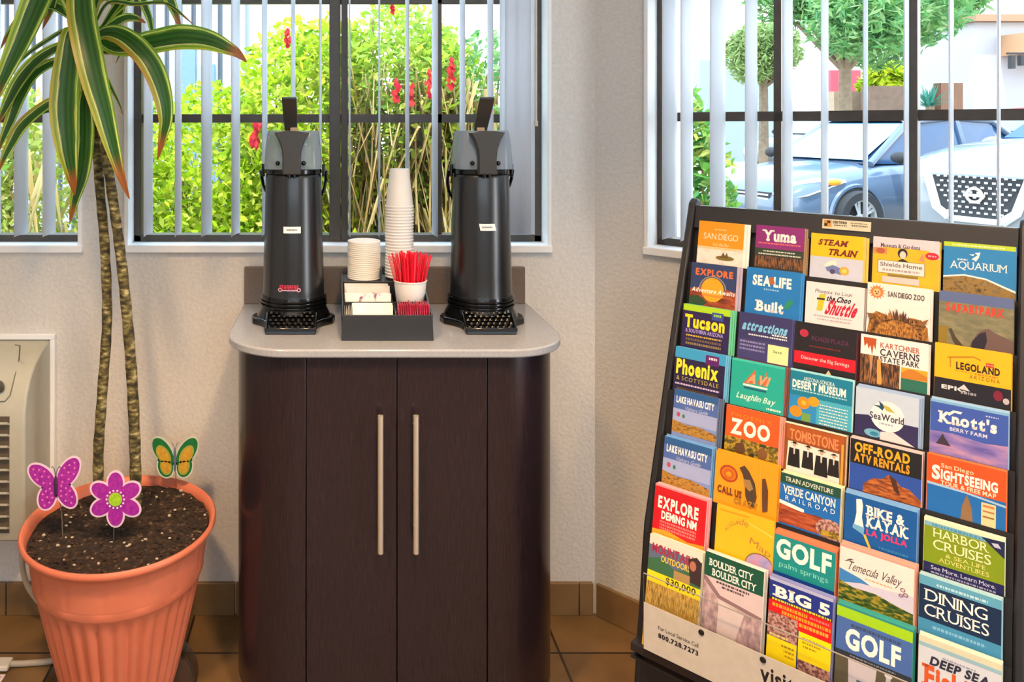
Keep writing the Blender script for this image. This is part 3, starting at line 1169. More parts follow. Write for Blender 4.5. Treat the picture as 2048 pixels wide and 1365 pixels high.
def leaf_material():
    m, nt, b = new_mat('variegated_leaf')
    uv = nt.nodes.new('ShaderNodeUVMap')
    uv.uv_map = 'UVMap'
    sp = nt.nodes.new('ShaderNodeSeparateXYZ')
    nt.links.new(uv.outputs[0], sp.inputs[0])
    nz = nt.nodes.new('ShaderNodeTexNoise')
    nz.inputs['Scale'].default_value = 6
    mp = nt.nodes.new('ShaderNodeMapping')
    mp.inputs['Scale'].default_value = (5, 1.3, 1)
    nt.links.new(uv.outputs[0], mp.inputs[0])
    nt.links.new(mp.outputs[0], nz.inputs[0])
    ma = nt.nodes.new('ShaderNodeMath')
    ma.operation = 'MULTIPLY_ADD'
    ma.inputs[1].default_value = 0.16
    nt.links.new(nz.outputs['Fac'], ma.inputs[0])
    nt.links.new(sp.outputs['X'], ma.inputs[2])
    r1 = nt.nodes.new('ShaderNodeValToRGB')
    st = [(0.0, '#b4c03c'), (0.035, '#84a82c'), (0.14, '#66982a'), (0.19, '#eceb90'), (0.215, '#b8cc48'), (0.25, '#4a7a22'), (0.36, '#264f1a'), (0.47, '#3a6a26'), (0.56, '#254a18'), (0.68, '#376624'),
          (0.79, '#2a521c'), (0.845, '#eeec9c'), (0.87, '#9cb838'), (0.95, '#6f9c2a'), (1.0, '#b4c03c')]
    el = r1.color_ramp.elements
    while len(el) < len(st):
        el.new(0.5)
    for e, (p, c) in zip(el, st):
        e.position = p
        e.color = lin(c) + (1,)
    nt.links.new(ma.outputs[0], r1.inputs[0])
    r2 = nt.nodes.new('ShaderNodeValToRGB')
    r2.color_ramp.elements[0].position = 0.885
    r2.color_ramp.elements[0].color = (0, 0, 0, 1)
    r2.color_ramp.elements[1].position = 0.955
    r2.color_ramp.elements[1].color = (1, 1, 1, 1)
    m2 = nt.nodes.new('ShaderNodeMath')
    m2.operation = 'MULTIPLY_ADD'
    m2.inputs[1].default_value = 0.06
    nt.links.new(nz.outputs['Fac'], m2.inputs[0])
    nt.links.new(sp.outputs['Y'], m2.inputs[2])
    nt.links.new(m2.outputs[0], r2.inputs[0])
    mx = nt.nodes.new('ShaderNodeMix')
    mx.data_type = 'RGBA'
    nt.links.new(r2.outputs[0], mx.inputs[0])
    nt.links.new(r1.outputs[0], mx.inputs[6])
    mx.inputs[7].default_value = lin('#9a5a2c') + (1,)
    # brown scorch along one margin of old leaves (second UV channel carries the leaf's own amount)
    at_ = nt.nodes.new('ShaderNodeAttribute')
    at_.attribute_name = 'scorch'
    mx2 = nt.nodes.new('ShaderNodeMix')
    mx2.data_type = 'RGBA'
    mx2.inputs[7].default_value = lin('#b8722c') + (1,)
    nt.links.new(at_.outputs['Fac'], mx2.inputs[0])
    nt.links.new(mx.outputs[2], mx2.inputs[6])
    nt.links.new(mx2.outputs[2], b.inputs['Base Color'])
    b.inputs['Roughness'].default_value = 0.32
    out = nt.nodes['Material Output']
    tl = nt.nodes.new('ShaderNodeBsdfTranslucent')
    ms = nt.nodes.new('ShaderNodeMixShader')
    ms.inputs[0].default_value = 0.3
    nt.links.new(mx2.outputs[2], tl.inputs[0])
    nt.links.new(b.outputs[0], ms.inputs[1])
    nt.links.new(tl.outputs[0], ms.inputs[2])
    nt.links.new(ms.outputs[0], out.inputs[0])
    return m


M_leaf = leaf_material()


def leaf(pts, wpx, peak=0.45, face=(0, -1, 0.25), cup=0.18, sc=0.0, tip=0.03, stalk=0.25):
    """pts: (u, v, depth) base to tip; wpx: greatest width in photo pixels"""
    P = pth(pts)
    n = len(P)
    D0 = sum(p[2] for p in pts) / len(pts)
    W = wpx / F * D0 / 2
    fv = Vector(face)
    NCR = 8
    v, uvs, scs = [], [], []
    L = [0.0]
    for i in range(1, n):
        L.append(L[-1] + (P[i] - P[i - 1]).length)
    for i, p in enumerate(P):
        t = L[i] / L[-1]
        tan = (P[min(i + 1, n - 1)] - P[max(i - 1, 0)]).normalized()
        side = tan.cross(fv)
        side = side.normalized() if side.length > 1e-4 else Vector((1, 0, 0))
        nrm = side.cross(tan).normalized()
        if t < peak:
            w = stalk + (1 - stalk) * math.sin(PI / 2 * t / peak) ** 0.9
        else:
            w = tip + (1 - tip) * math.cos(PI / 2 * (t - peak) / (1 - peak)) ** 0.85
        for k in range(NCR + 1):
            c = 2 * k / NCR - 1
            q = p + side * (c * W * w) + nrm * (-cup * W * w * (1 - abs(c)) + 0.04 * W * math.sin(9 * t + 2 * c) * abs(c))
            v.append(tuple(q))
            uvs.append((k / NCR, t))
            edge = max(0.0, (c if sc >= 0 else -c) - 0.45) / 0.55
            scs.append(min(1, abs(sc) * edge * 1.6 * (0.4 + 0.6 * math.sin(PI * min(1, t * 1.1)))))
    f = [(i * (NCR + 1) + k, i * (NCR + 1) + k + 1, (i + 1) * (NCR + 1) + k + 1, (i + 1) * (NCR + 1) + k) for i in range(n - 1) for k in range(NCR)]
    me = bpy.data.meshes.new('leaf')
    me.from_pydata(v, [], f)
    me.materials.append(M_leaf)
    ul = me.uv_layers.new(name='UVMap')
    for lp in me.loops:
        ul.data[lp.index].uv = uvs[lp.vertex_index]
    ca = me.attributes.new('scorch', 'FLOAT', 'POINT')
    ca.data.foreach_set('value', scs)
    me.polygons.foreach_set('use_smooth', [True] * len(me.polygons))
    me.update()
    o = bpy.data.objects.new('leaf', me)
    COL.objects.link(o)
    o.parent = plant
    return o


# the big leaves that show, each along its own course
leaf([(176, 95, 1.87), (120, -70, 1.80), (85, -25, 1.76), (48, 60, 1.74), (8, 150, 1.73), (-25, 235, 1.74)], 66, 0.35)
leaf([(180, 70, 1.86), (165, -60, 1.80), (162, 20, 1.74), (182, 130, 1.70), (208, 230, 1.69), (238, 340, 1.70), (259, 399, 1.71)], 60, 0.42, sc=0.35)
leaf([(172, 100, 1.86), (146, 60, 1.80), (135, 120, 1.77), (128, 210, 1.76), (133, 290, 1.76), (143, 350, 1.77), (149, 392, 1.78)], 60, 0.5, sc=0.25)
leaf([(178, 150, 1.88), (168, 200, 1.84), (168, 270, 1.82), (163, 340, 1.82), (150, 395, 1.83), (139, 448, 1.84)], 42, 0.4)
leaf([(180, 95, 1.88), (205, 66, 1.84), (245, 72, 1.80), (290, 112, 1.77), (318, 165, 1.76), (331, 230, 1.76), (325, 275, 1.77), (315, 320, 1.78)], 46, 0.45, sc=0.6)
leaf([(190, 70, 1.90), (230, 95, 1.88), (300, 84, 1.84), (360, 74, 1.80), (415, 80, 1.78), (455, 96, 1.77), (474, 106, 1.77), (493, 124, 1.77)], 58, 0.55, face=(0, -1, 0.35))
leaf([(182, 80, 1.90), (210, 60, 1.88), (245, 38, 1.86), (270, 36, 1.85), (292, 46, 1.85)], 30, 0.5, face=(0, -1, 0.6), sc=0.4)
leaf([(170, 80, 1.92), (135, 60, 1.92), (95, 80, 1.93), (50, 112, 1.94), (18, 150, 1.95)], 18, 0.4, face=(0, -1, 0.9))
leaf([(170, 110, 1.90), (130, 90, 1.88), (75, 118, 1.86), (35, 165, 1.85), (5, 225, 1.84), (-10, 262, 1.84)], 34, 0.45, face=(0, -1, 0.7))
leaf([(170, 130, 1.90), (122, 120, 1.88), (70, 145, 1.86), (40, 190, 1.85), (18, 245, 1.84), (-12, 320, 1.84)], 30, 0.45, face=(0, -1, 0.6), sc=0.3)
leaf([(172, 170, 1.90), (135, 190, 1.88), (95, 208, 1.86), (48, 246, 1.84), (20, 290, 1.83), (-8, 352, 1.83)], 28, 0.5, face=(0, -1, 0.5), sc=0.5)
leaf([(172, 200, 1.92), (135, 215, 1.92), (90, 224, 1.93), (50, 240, 1.94)], 10, 0.4, face=(0, -1, 0.8))
leaf([(200, 60, 1.92), (290, -60, 1.90), (328, -20, 1.88), (348, 20, 1.87), (363, 66, 1.87)], 28, 0.6)
leaf([(196, 60, 1.92), (270, -10, 1.92), (292, 20, 1.92), (303, 60, 1.92), (303, 96, 1.92)], 17, 0.5)
leaf([(186, 60, 1.90), (215, 6, 1.89), (270, 8, 1.88), (330, 6, 1.87), (372, 36, 1.86), (388, 52, 1.86)], 14, 0.4, face=(0, -1, 0.9), sc=0.7)
leaf([(184, 130, 1.91), (208, 150, 1.90), (224, 180, 1.90), (240, 212, 1.90), (246, 232, 1.90)], 9, 0.3, sc=1.0)
leaf([(186, 150, 1.86), (196, 190, 1.83), (205, 230, 1.82), (222, 290, 1.82), (240, 345, 1.83), (252, 375, 1.83)], 34, 0.4, sc=-1.0)
leaf([(180, 160, 1.88), (166, 130, 1.86), (152, 150, 1.85), (150, 190, 1.85), (160, 250, 1.86)], 30, 0.5)
leaf([(190, 100, 1.90), (215, 105, 1.89), (243, 100, 1.89), (238, 112, 1.89), (231, 128, 1.89)], 9, 0.3, sc=1.0)
leaf([(175, 60, 1.9), (110, 10, 1.92), (60, 20, 1.94), (20, 62, 1.96), (0, 100, 1.97)], 30, 0.5, face=(0, -1, 0.6))
leaf([(178, 40, 1.9), (120, -60, 1.86), (30, -70, 1.84), (-20, 0, 1.83), (-40, 90, 1.83)], 50, 0.5)
leaf([(182, 40, 1.9), (200, -60, 1.86), (120, -40, 1.9), (100, 20, 1.92), (84, 60, 1.93)], 34, 0.5)
leaf([(182, 60, 1.92), (190, 5, 1.94), (215, -10, 1.95), (240, 20, 1.96), (215, 55, 1.96)], 26, 0.5, sc=0.6)

# clear saucer below the pot
b = MB()
b.lathe([(0.10, 0.0), (0.172, 0.001), (0.181, 0.012), (0.188, 0.034), (0.191, 0.036), (0.189, 0.030), (0.182, 0.010), (0.172, 0.004), (0.10, 0.003)], seg=72, cap=False)
o = b.build('saucer', glass_mat('clear_saucer', (0.86, 0.84, 0.82), 0.15, 0.1), loc=(PX, PY, 0.0))
tag(o, 'clear plastic saucer under the terracotta pot', 'saucer')

# ---------------------------------------------------------------- garden picks in the soil
M_edge = mat('#dcc6d8', rough=0.5)
M_wire = mat('#b9b4ac', rough=0.3, metal=0.7)


def sheet(mb, pts, y0, y1, mi):
    mb.prism(pts, y0, y1, 'y', mi)


def ell(cx, cz, rx, rz, rot=0.0, n=28):
    c, s_ = math.cos(rot), math.sin(rot)
    return [(cx + rx * math.cos(2 * PI * i / n) * c - rz * math.sin(2 * PI * i / n) * s_,
             cz + rx * math.cos(2 * PI * i / n) * s_ + rz * math.sin(2 * PI * i / n) * c) for i in range(n)]


def pick(name, label, cat, u, v, Y, base):
    p = at(u, v, Y)
    root = thing(name, label, cat, p)
    q = at(*base) - p
    b = MB()
    b.tube([(q.x, q.y, q.z - 0.02), (q.x * 0.8, q.y * 0.8, q.z * 0.6), (0.002, 0.004, -0.012), (0, 0.004, 0.015)], 0.0012, seg=6)
    b.build('stake', M_wire, root)
    return root


k = 1.86 / F                                              # metres per photo pixel at that depth
M_pur = ramp_mat('purple_glitter', [(0.35, '#8a1a92'), (0.6, '#a82aa0'), (0.8, '#c23aa8')], scale=120, rough=0.5)
M_dot = mat('#d873b8', rough=0.5)
bf = pick('butterfly_pick', 'purple butterfly garden pick with pink dots at the left of the pot', 'ornament', 112, 970, 1.80, (126, 1068, 1.83))
wings = ((-27, 16, 30, 17, math.radians(140), 'u'), (24, 24, 31, 17, math.radians(58), 'u'), (-17, -24, 24, 16, math.radians(72), 'l'), (20, -19, 27, 16, math.radians(120), 'l'))
for (cx, cz, a, c, ro, w_) in wings:
    g = MB()
    sheet(g, ell(cx * k, cz * k, (a + 3.5) * k, (c + 3.5) * k, ro), 0.0, 0.0016 if w_ == 'u' else 0.0014, 0)
    sheet(g, ell(cx * k, cz * k, a * k, c * k, ro), -0.0006 if w_ == 'u' else -0.0004, 0.0, 1)
    co, si = math.cos(ro), math.sin(ro)
    for (e, h) in ((-.7, 0), (-.35, .45), (-.35, -.45), (0, 0), (.1, .62), (.1, -.62), (.42, .35), (.42, -.35), (.72, 0)):
        x_, z_ = cx + a * e * co - c * h * si, cz + a * e * si + c * h * co
        sheet(g, ell(x_ * k, z_ * k, 2.0 * k, 2.0 * k, 0, 10), -0.0009, -0.0006, 2)
    g.build('wing', [M_edge, M_pur, M_dot], bf, smooth=0)
g = MB()
g.ball((0, -0.002, -2 * k), 3.6 * k, 0.003, 22 * k)
for sx in (-1, 1):
    g.tube([(0, -0.001, 18 * k), (sx * 3 * k, -0.001, 30 * k), (sx * 7 * k, -0.001, 36 * k), (sx * 9 * k, -0.001, 33 * k)], 0.0008, seg=5)
g.build('insect_body', mat('#3a2040', rough=0.5), bf)

fp = pick('flower_pick', 'magenta six-petal flower garden pick with a lime centre', 'ornament', 231, 999, 1.775, (227, 1088, 1.81))
k = 1.775 / F
for i in range(6):
    a = PI / 2 + i * PI / 3
    g = MB()
    sheet(g, ell(33 * k * math.cos(a), 33 * k * math.sin(a), 24.5 * k, 18.5 * k, a), 0.0001 * i, 0.0016 + 0.0001 * i, 0)
    sheet(g, ell(32 * k * math.cos(a), 32 * k * math.sin(a), 21.5 * k, 15 * k, a), -0.0006 + 0.0001 * i, 0.0001 * i, 1)
    g.build('petal', [M_edge, M_pur], fp, smooth=0)
g = MB()
sheet(g, ell(0, 0, 19 * k, 19 * k), -0.0012, -0.0007, 0)
sheet(g, ell(0, 0, 13.5 * k, 13.5 * k), -0.0024, -0.0012, 1)
for i in range(14):
    a = 2 * PI * i / 14
    sheet(g, ell(17.5 * k * math.cos(a), 17.5 * k * math.sin(a), 2 * k, 2 * k, 0, 8), -0.0017, -0.0012, 2)
g.build('flower_center', [M_pur, ramp_mat('lime_glitter', [(0.3, '#86b81c'), (0.7, '#a8d62e')], scale=150), mat('#f0d8ea')], fp, smooth=0)

b2 = pick('butterfly_pick', 'green and gold butterfly garden pick at the back of the pot', 'ornament', 350, 914, 2.03, (352, 972, 2.055))
k = 2.03 / F
M_grn = ramp_mat('green_glitter', [(0.35, '#0f6a34'), (0.7, '#1b8040')], scale=120)
M_gold = ramp_mat('gold_glitter', [(0.35, '#c8962a'), (0.7, '#dcb03c')], scale=120)
M_olive = mat('#a8a93e', rough=0.5)
for sx in (-1, 1):
    for (up, cx, cz, a, c, ro) in ((1, 24, 10, 31, 16, math.radians(58)), (0, 19, -20, 21, 15, math.radians(78))):
        g = MB()
        ro_ = ro if sx > 0 else PI - ro
        sheet(g, ell(sx * cx * k, cz * k, (a + 3) * k, (c + 3) * k, ro_), 0.0, 0.0016 if up else 0.0014, 0)
        sheet(g, ell(sx * cx * k, cz * k, a * k, c * k, ro_), -0.0006 if up else -0.0004, 0.0, 1)
        sheet(g, ell(sx * (cx - 1) * k, (cz - (6 if up else 0)) * k, a * (.68 if up else .8) * k, c * .76 * k, ro_), -0.0010, -0.0006, 3)
        sheet(g, ell(sx * (cx - 1) * k, (cz - (6 if up else 0)) * k, a * (.54 if up else .6) * k, c * .56 * k, ro_), -0.0014, -0.0010, 2)
        g.build('wing', [mat('#cfd8c8', rough=0.5), M_grn, M_gold, M_olive], b2, smooth=0)
g = MB()
g.ball((0, -0.002, -6 * k), 3.0 * k, 0.003, 24 * k)
for sx in (-1, 1):
    g.tube([(0, -0.001, 14 * k), (sx * 4 * k, -0.001, 26 * k), (sx * 7 * k, -0.001, 29 * k)], 0.0009, seg=5)
g.build('insect_body', mat('#6a6f8c', rough=0.5), b2)

# ---------------------------------------------------------------- wall air conditioner, its cord and tag
M_ac = mat('#b4b4a6', rough=0.5, name='beige_plastic', var=0.03)
M_ac2 = mat('#b9bfb6', rough=0.5, name='grey_green_plastic', var=0.03)
AX1 = -0.822
ac = thing('wall_air_conditioner', 'beige wall air conditioner with rounded top and louvres at the left edge', 'air conditioner', (-1.3, 2.08, 0.3))
ox, oy, oz = -1.3, 2.08, 0.3
prof = [(2.168, 0.31), (1.985, 0.31), (1.980, 0.318), (1.980, 0.60), (1.982, 0.65), (1.992, 0.69), (2.015, 0.73), (2.05, 0.76), (2.10, 0.783), (2.168, 0.796)]
b = MB()
b.prism([(y - oy, z - oz) for y, z in prof], -1.75 - ox, AX1 - ox, 'x')
b.build('housing', M_ac, ac, bevel=0.006, smooth=50)
b = MB()
gx1 = -0.862 - ox
b.box(-1.70 - ox, 1.9795 - oy, 0.335 - oz, gx1, 1.9805 - oy, 0.643 - oz, 1)
for i in range(10):
    z = 0.345 + 0.0305 * i - oz
    b.add([(-1.70 - ox, 1.9805 - oy, z), (gx1, 1.9805 - oy, z), (gx1, 1.966 - oy, z + 0.008), (-1.70 - ox, 1.966 - oy, z + 0.008),
           (-1.70 - ox, 1.9805 - oy, z + 0.006), (gx1, 1.9805 - oy, z + 0.006), (gx1, 1.966 - oy, z + 0.014), (-1.70 - ox, 1.966 - oy, z + 0.014)],
          [(0, 1, 2, 3), (7, 6, 5, 4), (3, 2, 6, 7), (1, 5, 6, 2), (0, 3, 7, 4), (0, 4, 5, 1)], 0)
gl = b.build('louvre_grille', [M_ac, mat('#5a4f40', rough=0.7)], ac)
b = MB()
lid = [(30, 690), (40, 692), (38, 720), (28, 760), (20, 792), (10, 803), (-40, 806)]
pts = []
for (u, v) in lid:
    # lies on the rounded front: find the depth of the housing skin behind that pixel
    Y = 2.0
    for _ in range(12):
        z = EYE - (v - CY) / F * Y
        for (ya, za), (yb_, zb) in zip(prof[2:], prof[3:]):
            if za <= z <= zb:
                Y = ya + (yb_ - ya) * (z - za) / (zb - za) - 0.0015
                break
    p = at(u, v, Y)
    pts.append((p.x - ox, p.y - oy, p.z - oz))
b.tube(pts, 0.0016, seg=6)
b.build('control_lid_seam', mat('#6b6a5e', rough=0.6), ac)
b = MB()
p = at(0, 774, 1.992)
b.ball((p.x - ox, p.y - oy, p.z - oz), 0.012, 0.004, 0.016)
b.build('finger_latch', mat('#4a4a42', rough=0.5), ac)
b = MB()
b.box(-1.78 - ox, 2.152 - oy, 0.796 - oz, AX1 + 0.014 - ox, 2.1695 - oy, 0.812 - oz)
b.box(AX1 - ox, 2.152 - oy, 0.30 - oz, AX1 + 0.014 - ox, 2.1695 - oy, 0.796 - oz)
b.build('sleeve_trim', M_trim, ac, bevel=0.002)

M_cord = mat('#b4aa9c', rough=0.5, name='grey_cord')
cd = MB()
P = [at(46, 1080, 2.04), at(44, 1120, 2.05), at(52, 1165, 2.08), at(72, 1198, 2.10), at(100, 1222, 2.11)]
P += [Vector((-0.74, 2.10, 0.02)), Vector((-0.705, 2.05, 0.008)), Vector((-0.715, 1.985, 0.008)), Vector((-0.745, 1.965, 0.008)), Vector((-0.80, 1.957, 0.008)), Vector((-0.845, 1.952, 0.010))]
sm_ = []
for i in range(len(P) - 1):
    p0, p1, p2, p3 = P[max(i - 1, 0)], P[i], P[i + 1], P[min(i + 2, len(P) - 1)]
    for j in range(6):
        t = j / 6
        sm_.append(0.5 * ((2 * p1) + (p2 - p0) * t + (2 * p0 - 5 * p1 + 4 * p2 - p3) * t * t + (3 * p1 - p0 - 3 * p2 + p3) * t ** 3))
sm_.append(P[-1])
cd.tube(sm_, 0.0075, seg=10)
co = thing('power_cord', 'pale grey power cord that drops from the air conditioner behind the pot', 'cord', (0, 0, 0))
cd.build('cable', M_cord, co, smooth=80)
cd = MB()
cd.box(-0.90, 1.93, 0.004, -0.845, 1.968, 0.018)
pg = cd.build('plug', mat('#d8d4cc', rough=0.5), co, bevel=0.004)
tg = MB()
tg.box(-0.955, 1.885, 0.001, -0.848, 1.925, 0.0022, 0)
rnd = random.Random(9)
for i in range(4):
    x_ = -0.945
    while x_ < -0.86:
        d_ = rnd.uniform(0.004, 0.012)
        tg.box(x_, 1.890 + i * 0.008, 0.0022, x_ + d_, 1.893 + i * 0.008, 0.0025, 1)
        x_ += d_ + 0.003
o = tg.build('warning_tag', [mat('#e9e2e0', rough=0.6), mat('#c2405c', rough=0.6)], smooth=0)
tag(o, 'white tag with pink print lying on the floor by the plug', 'tag')
# ---------------------------------------------------------------- lettering
GLYPH = {}


def glyph(ch, bold):
    k = (ch, bold)
    if k not in GLYPH:
        cu = bpy.data.curves.new('g', 'FONT')
        cu.body = ch
        cu.resolution_u = 3
        cu.offset = {0: 0.0, 1: 0.022, 2: 0.045}[bold]
        o = bpy.data.objects.new('g', cu)
        COL.objects.link(o)
        dg = bpy.context.evaluated_depsgraph_get()
        dg.update()
        me = bpy.data.meshes.new_from_object(o.evaluated_get(dg))
        vs = [(v.co.x, v.co.y) for v in me.vertices]
        fs = [tuple(p.vertices) for p in me.polygons]
        x0 = min((p[0] for p in vs), default=0)
        x1 = max((p[0] for p in vs), default=0.2)
        GLYPH[k] = (vs, fs, x0, x1)
        bpy.data.objects.remove(o)
        bpy.data.meshes.remove(me)
        bpy.data.curves.remove(cu)
    return GLYPH[k]


SERIF_B = {'A': (0.04, 0.96), 'F': (0.08,), 'H': (0.1, 0.9), 'I': (0.5,), 'K': (0.08, 0.95), 'M': (0.06, 0.94), 'N': (0.08,), 'P': (0.08,), 'R': (0.08, 0.95), 'T': (0.5,),
           'X': (0.08, 0.92), 'Y': (0.5,), 'E': (0.06,), 'B': (0.04,), 'D': (0.04,), 'L': (0.06,), 'm': (0.08, 0.5, 0.92), 'n': (0.12, 0.88), 'u': (0.92,), 'i': (0.5,), 'l': (0.5,), 'r': (0.15,),
           'k': (0.1, 0.95), 't': (0.6,), 'h': (0.12, 0.88), 'f': (0.4,)}
SERIF_T = {'H': (0.1, 0.9), 'I': (0.5,), 'K': (0.08, 0.9), 'M': (0.06, 0.94), 'N': (0.08, 0.92), 'U': (0.1, 0.9), 'V': (0.06, 0.94), 'W': (0.04, 0.96), 'X': (0.08, 0.92), 'Y': (0.06, 0.94),
           'E': (0.06,), 'B': (0.04,), 'D': (0.04,), 'F': (0.06,), 'L': (0.08,), 'P': (0.04,), 'R': (0.04,)}


def text_shapes(text, bold=0, serif=False, gap=0.07):
    """flat triangles of a line of lettering, baseline 0, cap height about 0.7; returns verts, faces, width, cap"""
    hv = glyph('H', bold)[0]
    cap = max(p[1] for p in hv)
    V, Fc = [], []
    x = 0.0
    for ch in text:
        if ch == ' ':
            x += 0.26
            continue
        vs, fs, x0, x1 = glyph(ch, bold)
        n = len(V)
        V += [(p[0] - x0 + x, p[1]) for p in vs]
        Fc += [tuple(i + n for i in f) for f in fs]
        w = x1 - x0
        if serif:
            sh, sw = 0.045 + 0.03 * bold, 0.10 + 0.025 * bold
            for fx in SERIF_B.get(ch, ()):
                c = x + fx * w
                n = len(V)
                V += [(c - sw, 0), (c + sw, 0), (c + sw, sh), (c - sw, sh)]
                Fc.append((n, n + 1, n + 2, n + 3))
            for fx in SERIF_T.get(ch, ()):
                c = x + fx * w
                n = len(V)
                V += [(c - sw, cap - sh), (c + sw, cap - sh), (c + sw, cap), (c - sw, cap)]
                Fc.append((n, n + 1, n + 2, n + 3))
        x += w + gap
    return V, Fc, x - gap, cap


# ---------------------------------------------------------------- brochure rack
M_rack = mat('#232328', rough=0.4, name='black_painted_wood', var=0.08, stretch=(4, 4, 30))
M_rin = mat('#141216', rough=0.5, name='black_pocket', var=0.05)
RS, RQ = 0.63, 0.36
rack = thing('brochure_rack', 'tall black floor rack with forty tiered brochure pockets by the right window', 'rack', RK(RS, RQ, 0), WALL_ROT)


def rl(s, q, z):                                          # rack frame -> local of the rack object
    return (s - RS, -(q - RQ), z)


prof = [(0.150, 1.205), (0.165, 1.232), (0.185, 1.238), (0.203, 1.228), (0.470, 0.56), (0.520, 0.25), (0.540, 0.0), (0.150, 0.0)]
for (s0, s1) in ((0.329, 0.345), (0.915, 0.931)):
    b = MB()
    b.prism([(-(q - RQ), z) for q, z in prof], s0 - RS, s1 - RS, 'x')
    b.build('side_panel', M_rack, rack, bevel=0.004)
TILT = math.radians(12)
TM = Matrix.Rotation(-TILT, 4, 'X')                       # leans the top toward the wall


def tier(k):
    return 0.22 + 0.043 * k, 1.19 - 0.0885 * k            # outward distance and height of the brochure tops


b = MB()
b.add([rl(0.345, 0.203, 1.222), rl(0.915, 0.203, 1.222), rl(0.915, 0.186, 1.222), rl(0.345, 0.186, 1.222),
       rl(0.345, 0.217, 1.170), rl(0.915, 0.217, 1.170), rl(0.915, 0.186, 1.170), rl(0.345, 0.186, 1.170)],
      [(0, 1, 2, 3), (7, 6, 5, 4), (0, 4, 5, 1), (1, 5, 6, 2), (2, 6, 7, 3), (3, 7, 4, 0)])
hd = b.build('header_board', M_rack, rack, bevel=0.002)
for k in range(8):
    q, z = tier(k)
    b = MB()
    Mk = Matrix.Translation(Vector(rl(0, q, z)) + Vector((RS, 0, 0)) * 0) @ TM
    b.box(0.345, 0.0215, -0.236, 0.915, 0.0245, -0.004, 0, Mk)
    b.box(0.345, -0.004, -0.240, 0.915, 0.0235, -0.236, 0, Mk)
    sh = b.build('tier_shelf', M_rin, rack)
b = MB()
b.add([rl(0.345, 0.43, 0.335), rl(0.915, 0.43, 0.335), rl(0.915, 0.575, 0.35), rl(0.345, 0.575, 0.35),
       rl(0.345, 0.43, 0.355), rl(0.915, 0.43, 0.355), rl(0.915, 0.575, 0.368), rl(0.345, 0.575, 0.368)],
      [(0, 1, 2, 3), (7, 6, 5, 4), (0, 4, 5, 1), (1, 5, 6, 2), (2, 6, 7, 3), (3, 7, 4, 0)])
b.build('bottom_shelf', M_rack, rack, bevel=0.002)
b = MB()
b.box(*[0.345 - RS, -(0.52 - RQ), 0.02], *[0.915 - RS, -(0.505 - RQ), 0.335])
b.build('kick_board', M_rack, rack)
b = MB()
b.box(0.345 - RS, -(0.165 - RQ), 0.02, 0.915 - RS, -(0.155 - RQ), 1.2)
b.build('back_board', M_rin, rack)
b = MB()
b.box(0.374 - RS, -(0.5815 - RQ), 0.345, 0.915 - RS, -(0.579 - RQ), 0.521)
lip = b.build('clear_lip', glass_mat('clear_acrylic', (0.95, 0.95, 0.96), 0.10, 0.03), rack)
b = MB()
b.box(0.374 - RS, -(0.5820 - RQ), 0.5203, 0.915 - RS, -(0.5788 - RQ), 0.5213)
e_ = b.build('lip_edge', mat('#8f8b88', rough=0.3), lip)


def put_text(mb, text, x0, x1, zt, zb, y, mi, bold=0, serif=False, shear=0.0, M=None, gap=0.07, slope=0.0, arc=0.0):
    V, Fc, w, cap = text_shapes(text, bold, serif, gap)
    sx, sz = (x1 - x0) / max(w, 1e-6), (zt - zb) / cap
    out = []
    for (a, c) in V:
        px = x0 + a * sx + shear * (c / cap) * (zt - zb)
        t = (a / w) if w else 0
        out.append((px, y, zb + c * sz + slope * t + arc * 4 * t * (1 - t)))
    mb.add(out, Fc, mi, M)


M_black_ink = mat('#1a1a1c', rough=0.5, var=0.02)
sg = MB()
yq = -(0.5825 - RQ)
sg.box(0.375 - RS, yq, 0.372, 0.914 - RS, yq + 0.0008, 0.4645, 0)
put_text(sg, 'For Local Service Call', 0.4035 - RS, 0.478 - RS, 0.4310, 0.4235, yq - 0.0004, 1, 0)
put_text(sg, '800.728.7273', 0.4035 - RS, 0.478 - RS, 0.4170, 0.4080, yq - 0.0004, 1, 2)
put_text(sg, 'visitor', 0.5835 - RS, 0.668 - RS, 0.4480, 0.4165, yq - 0.0004, 1, 1)
sn = sg.build('lip_sign', [mat('#c6c1ba', rough=0.45, name='cream_card'), M_black_ink], rack, smooth=0, normals=False)
sn['label'] = 'cream sign strip with a phone number and the word visitor'
for s in (0.4835, 0.588, 0.70, 0.81):
    b = MB()
    b.lathe([(0.0052, 0), (0.005, 0.002), (0.003, 0.003)], seg=14, M=Matrix.Translation((s - RS, yq, 0.4555)) @ Matrix.Rotation(PI / 2, 4, 'X'))
    b.build('screw_cap', M_dark, rack)
# maker's plate on the header
b = MB()
HM = Matrix.Translation(Vector(rl(0, 0.2105, 1.195))) @ Matrix.Rotation(-math.atan2(0.014, 0.052), 4, 'X')
b.box(0.605, -0.0030, -0.002, 0.690, 0.004, 0.0185, 0, HM)
b.box(0.608, -0.0033, 0.002, 0.6215, -0.0030, 0.0165, 2, HM)
for (a, c) in ((0.6165, 0.0125), (0.6115, 0.0065)):
    b.box(a - 0.0028, -0.0036, c - 0.0028, a + 0.0028, -0.0033, c + 0.0028, 1, HM)
put_text(b, 'CERTIFIED', 0.6235, 0.6490, 0.0155, 0.0105, -0.0034, 1, 2, M=HM)
rnd = random.Random(21)
for (xa, xb_, zz, hh) in ((0.626, 0.649, 0.0055, 0.0022), (0.655, 0.682, 0.0125, 0.0018), (0.657, 0.685, 0.0068, 0.0030)):
    x_ = xa
    while x_ < xb_:
        w_ = rnd.uniform(0.0012, 0.003)
        b.box(x_, -0.0034, zz, x_ + w_, -0.0030, zz + hh, 3, HM)
        x_ += w_ + 0.0008
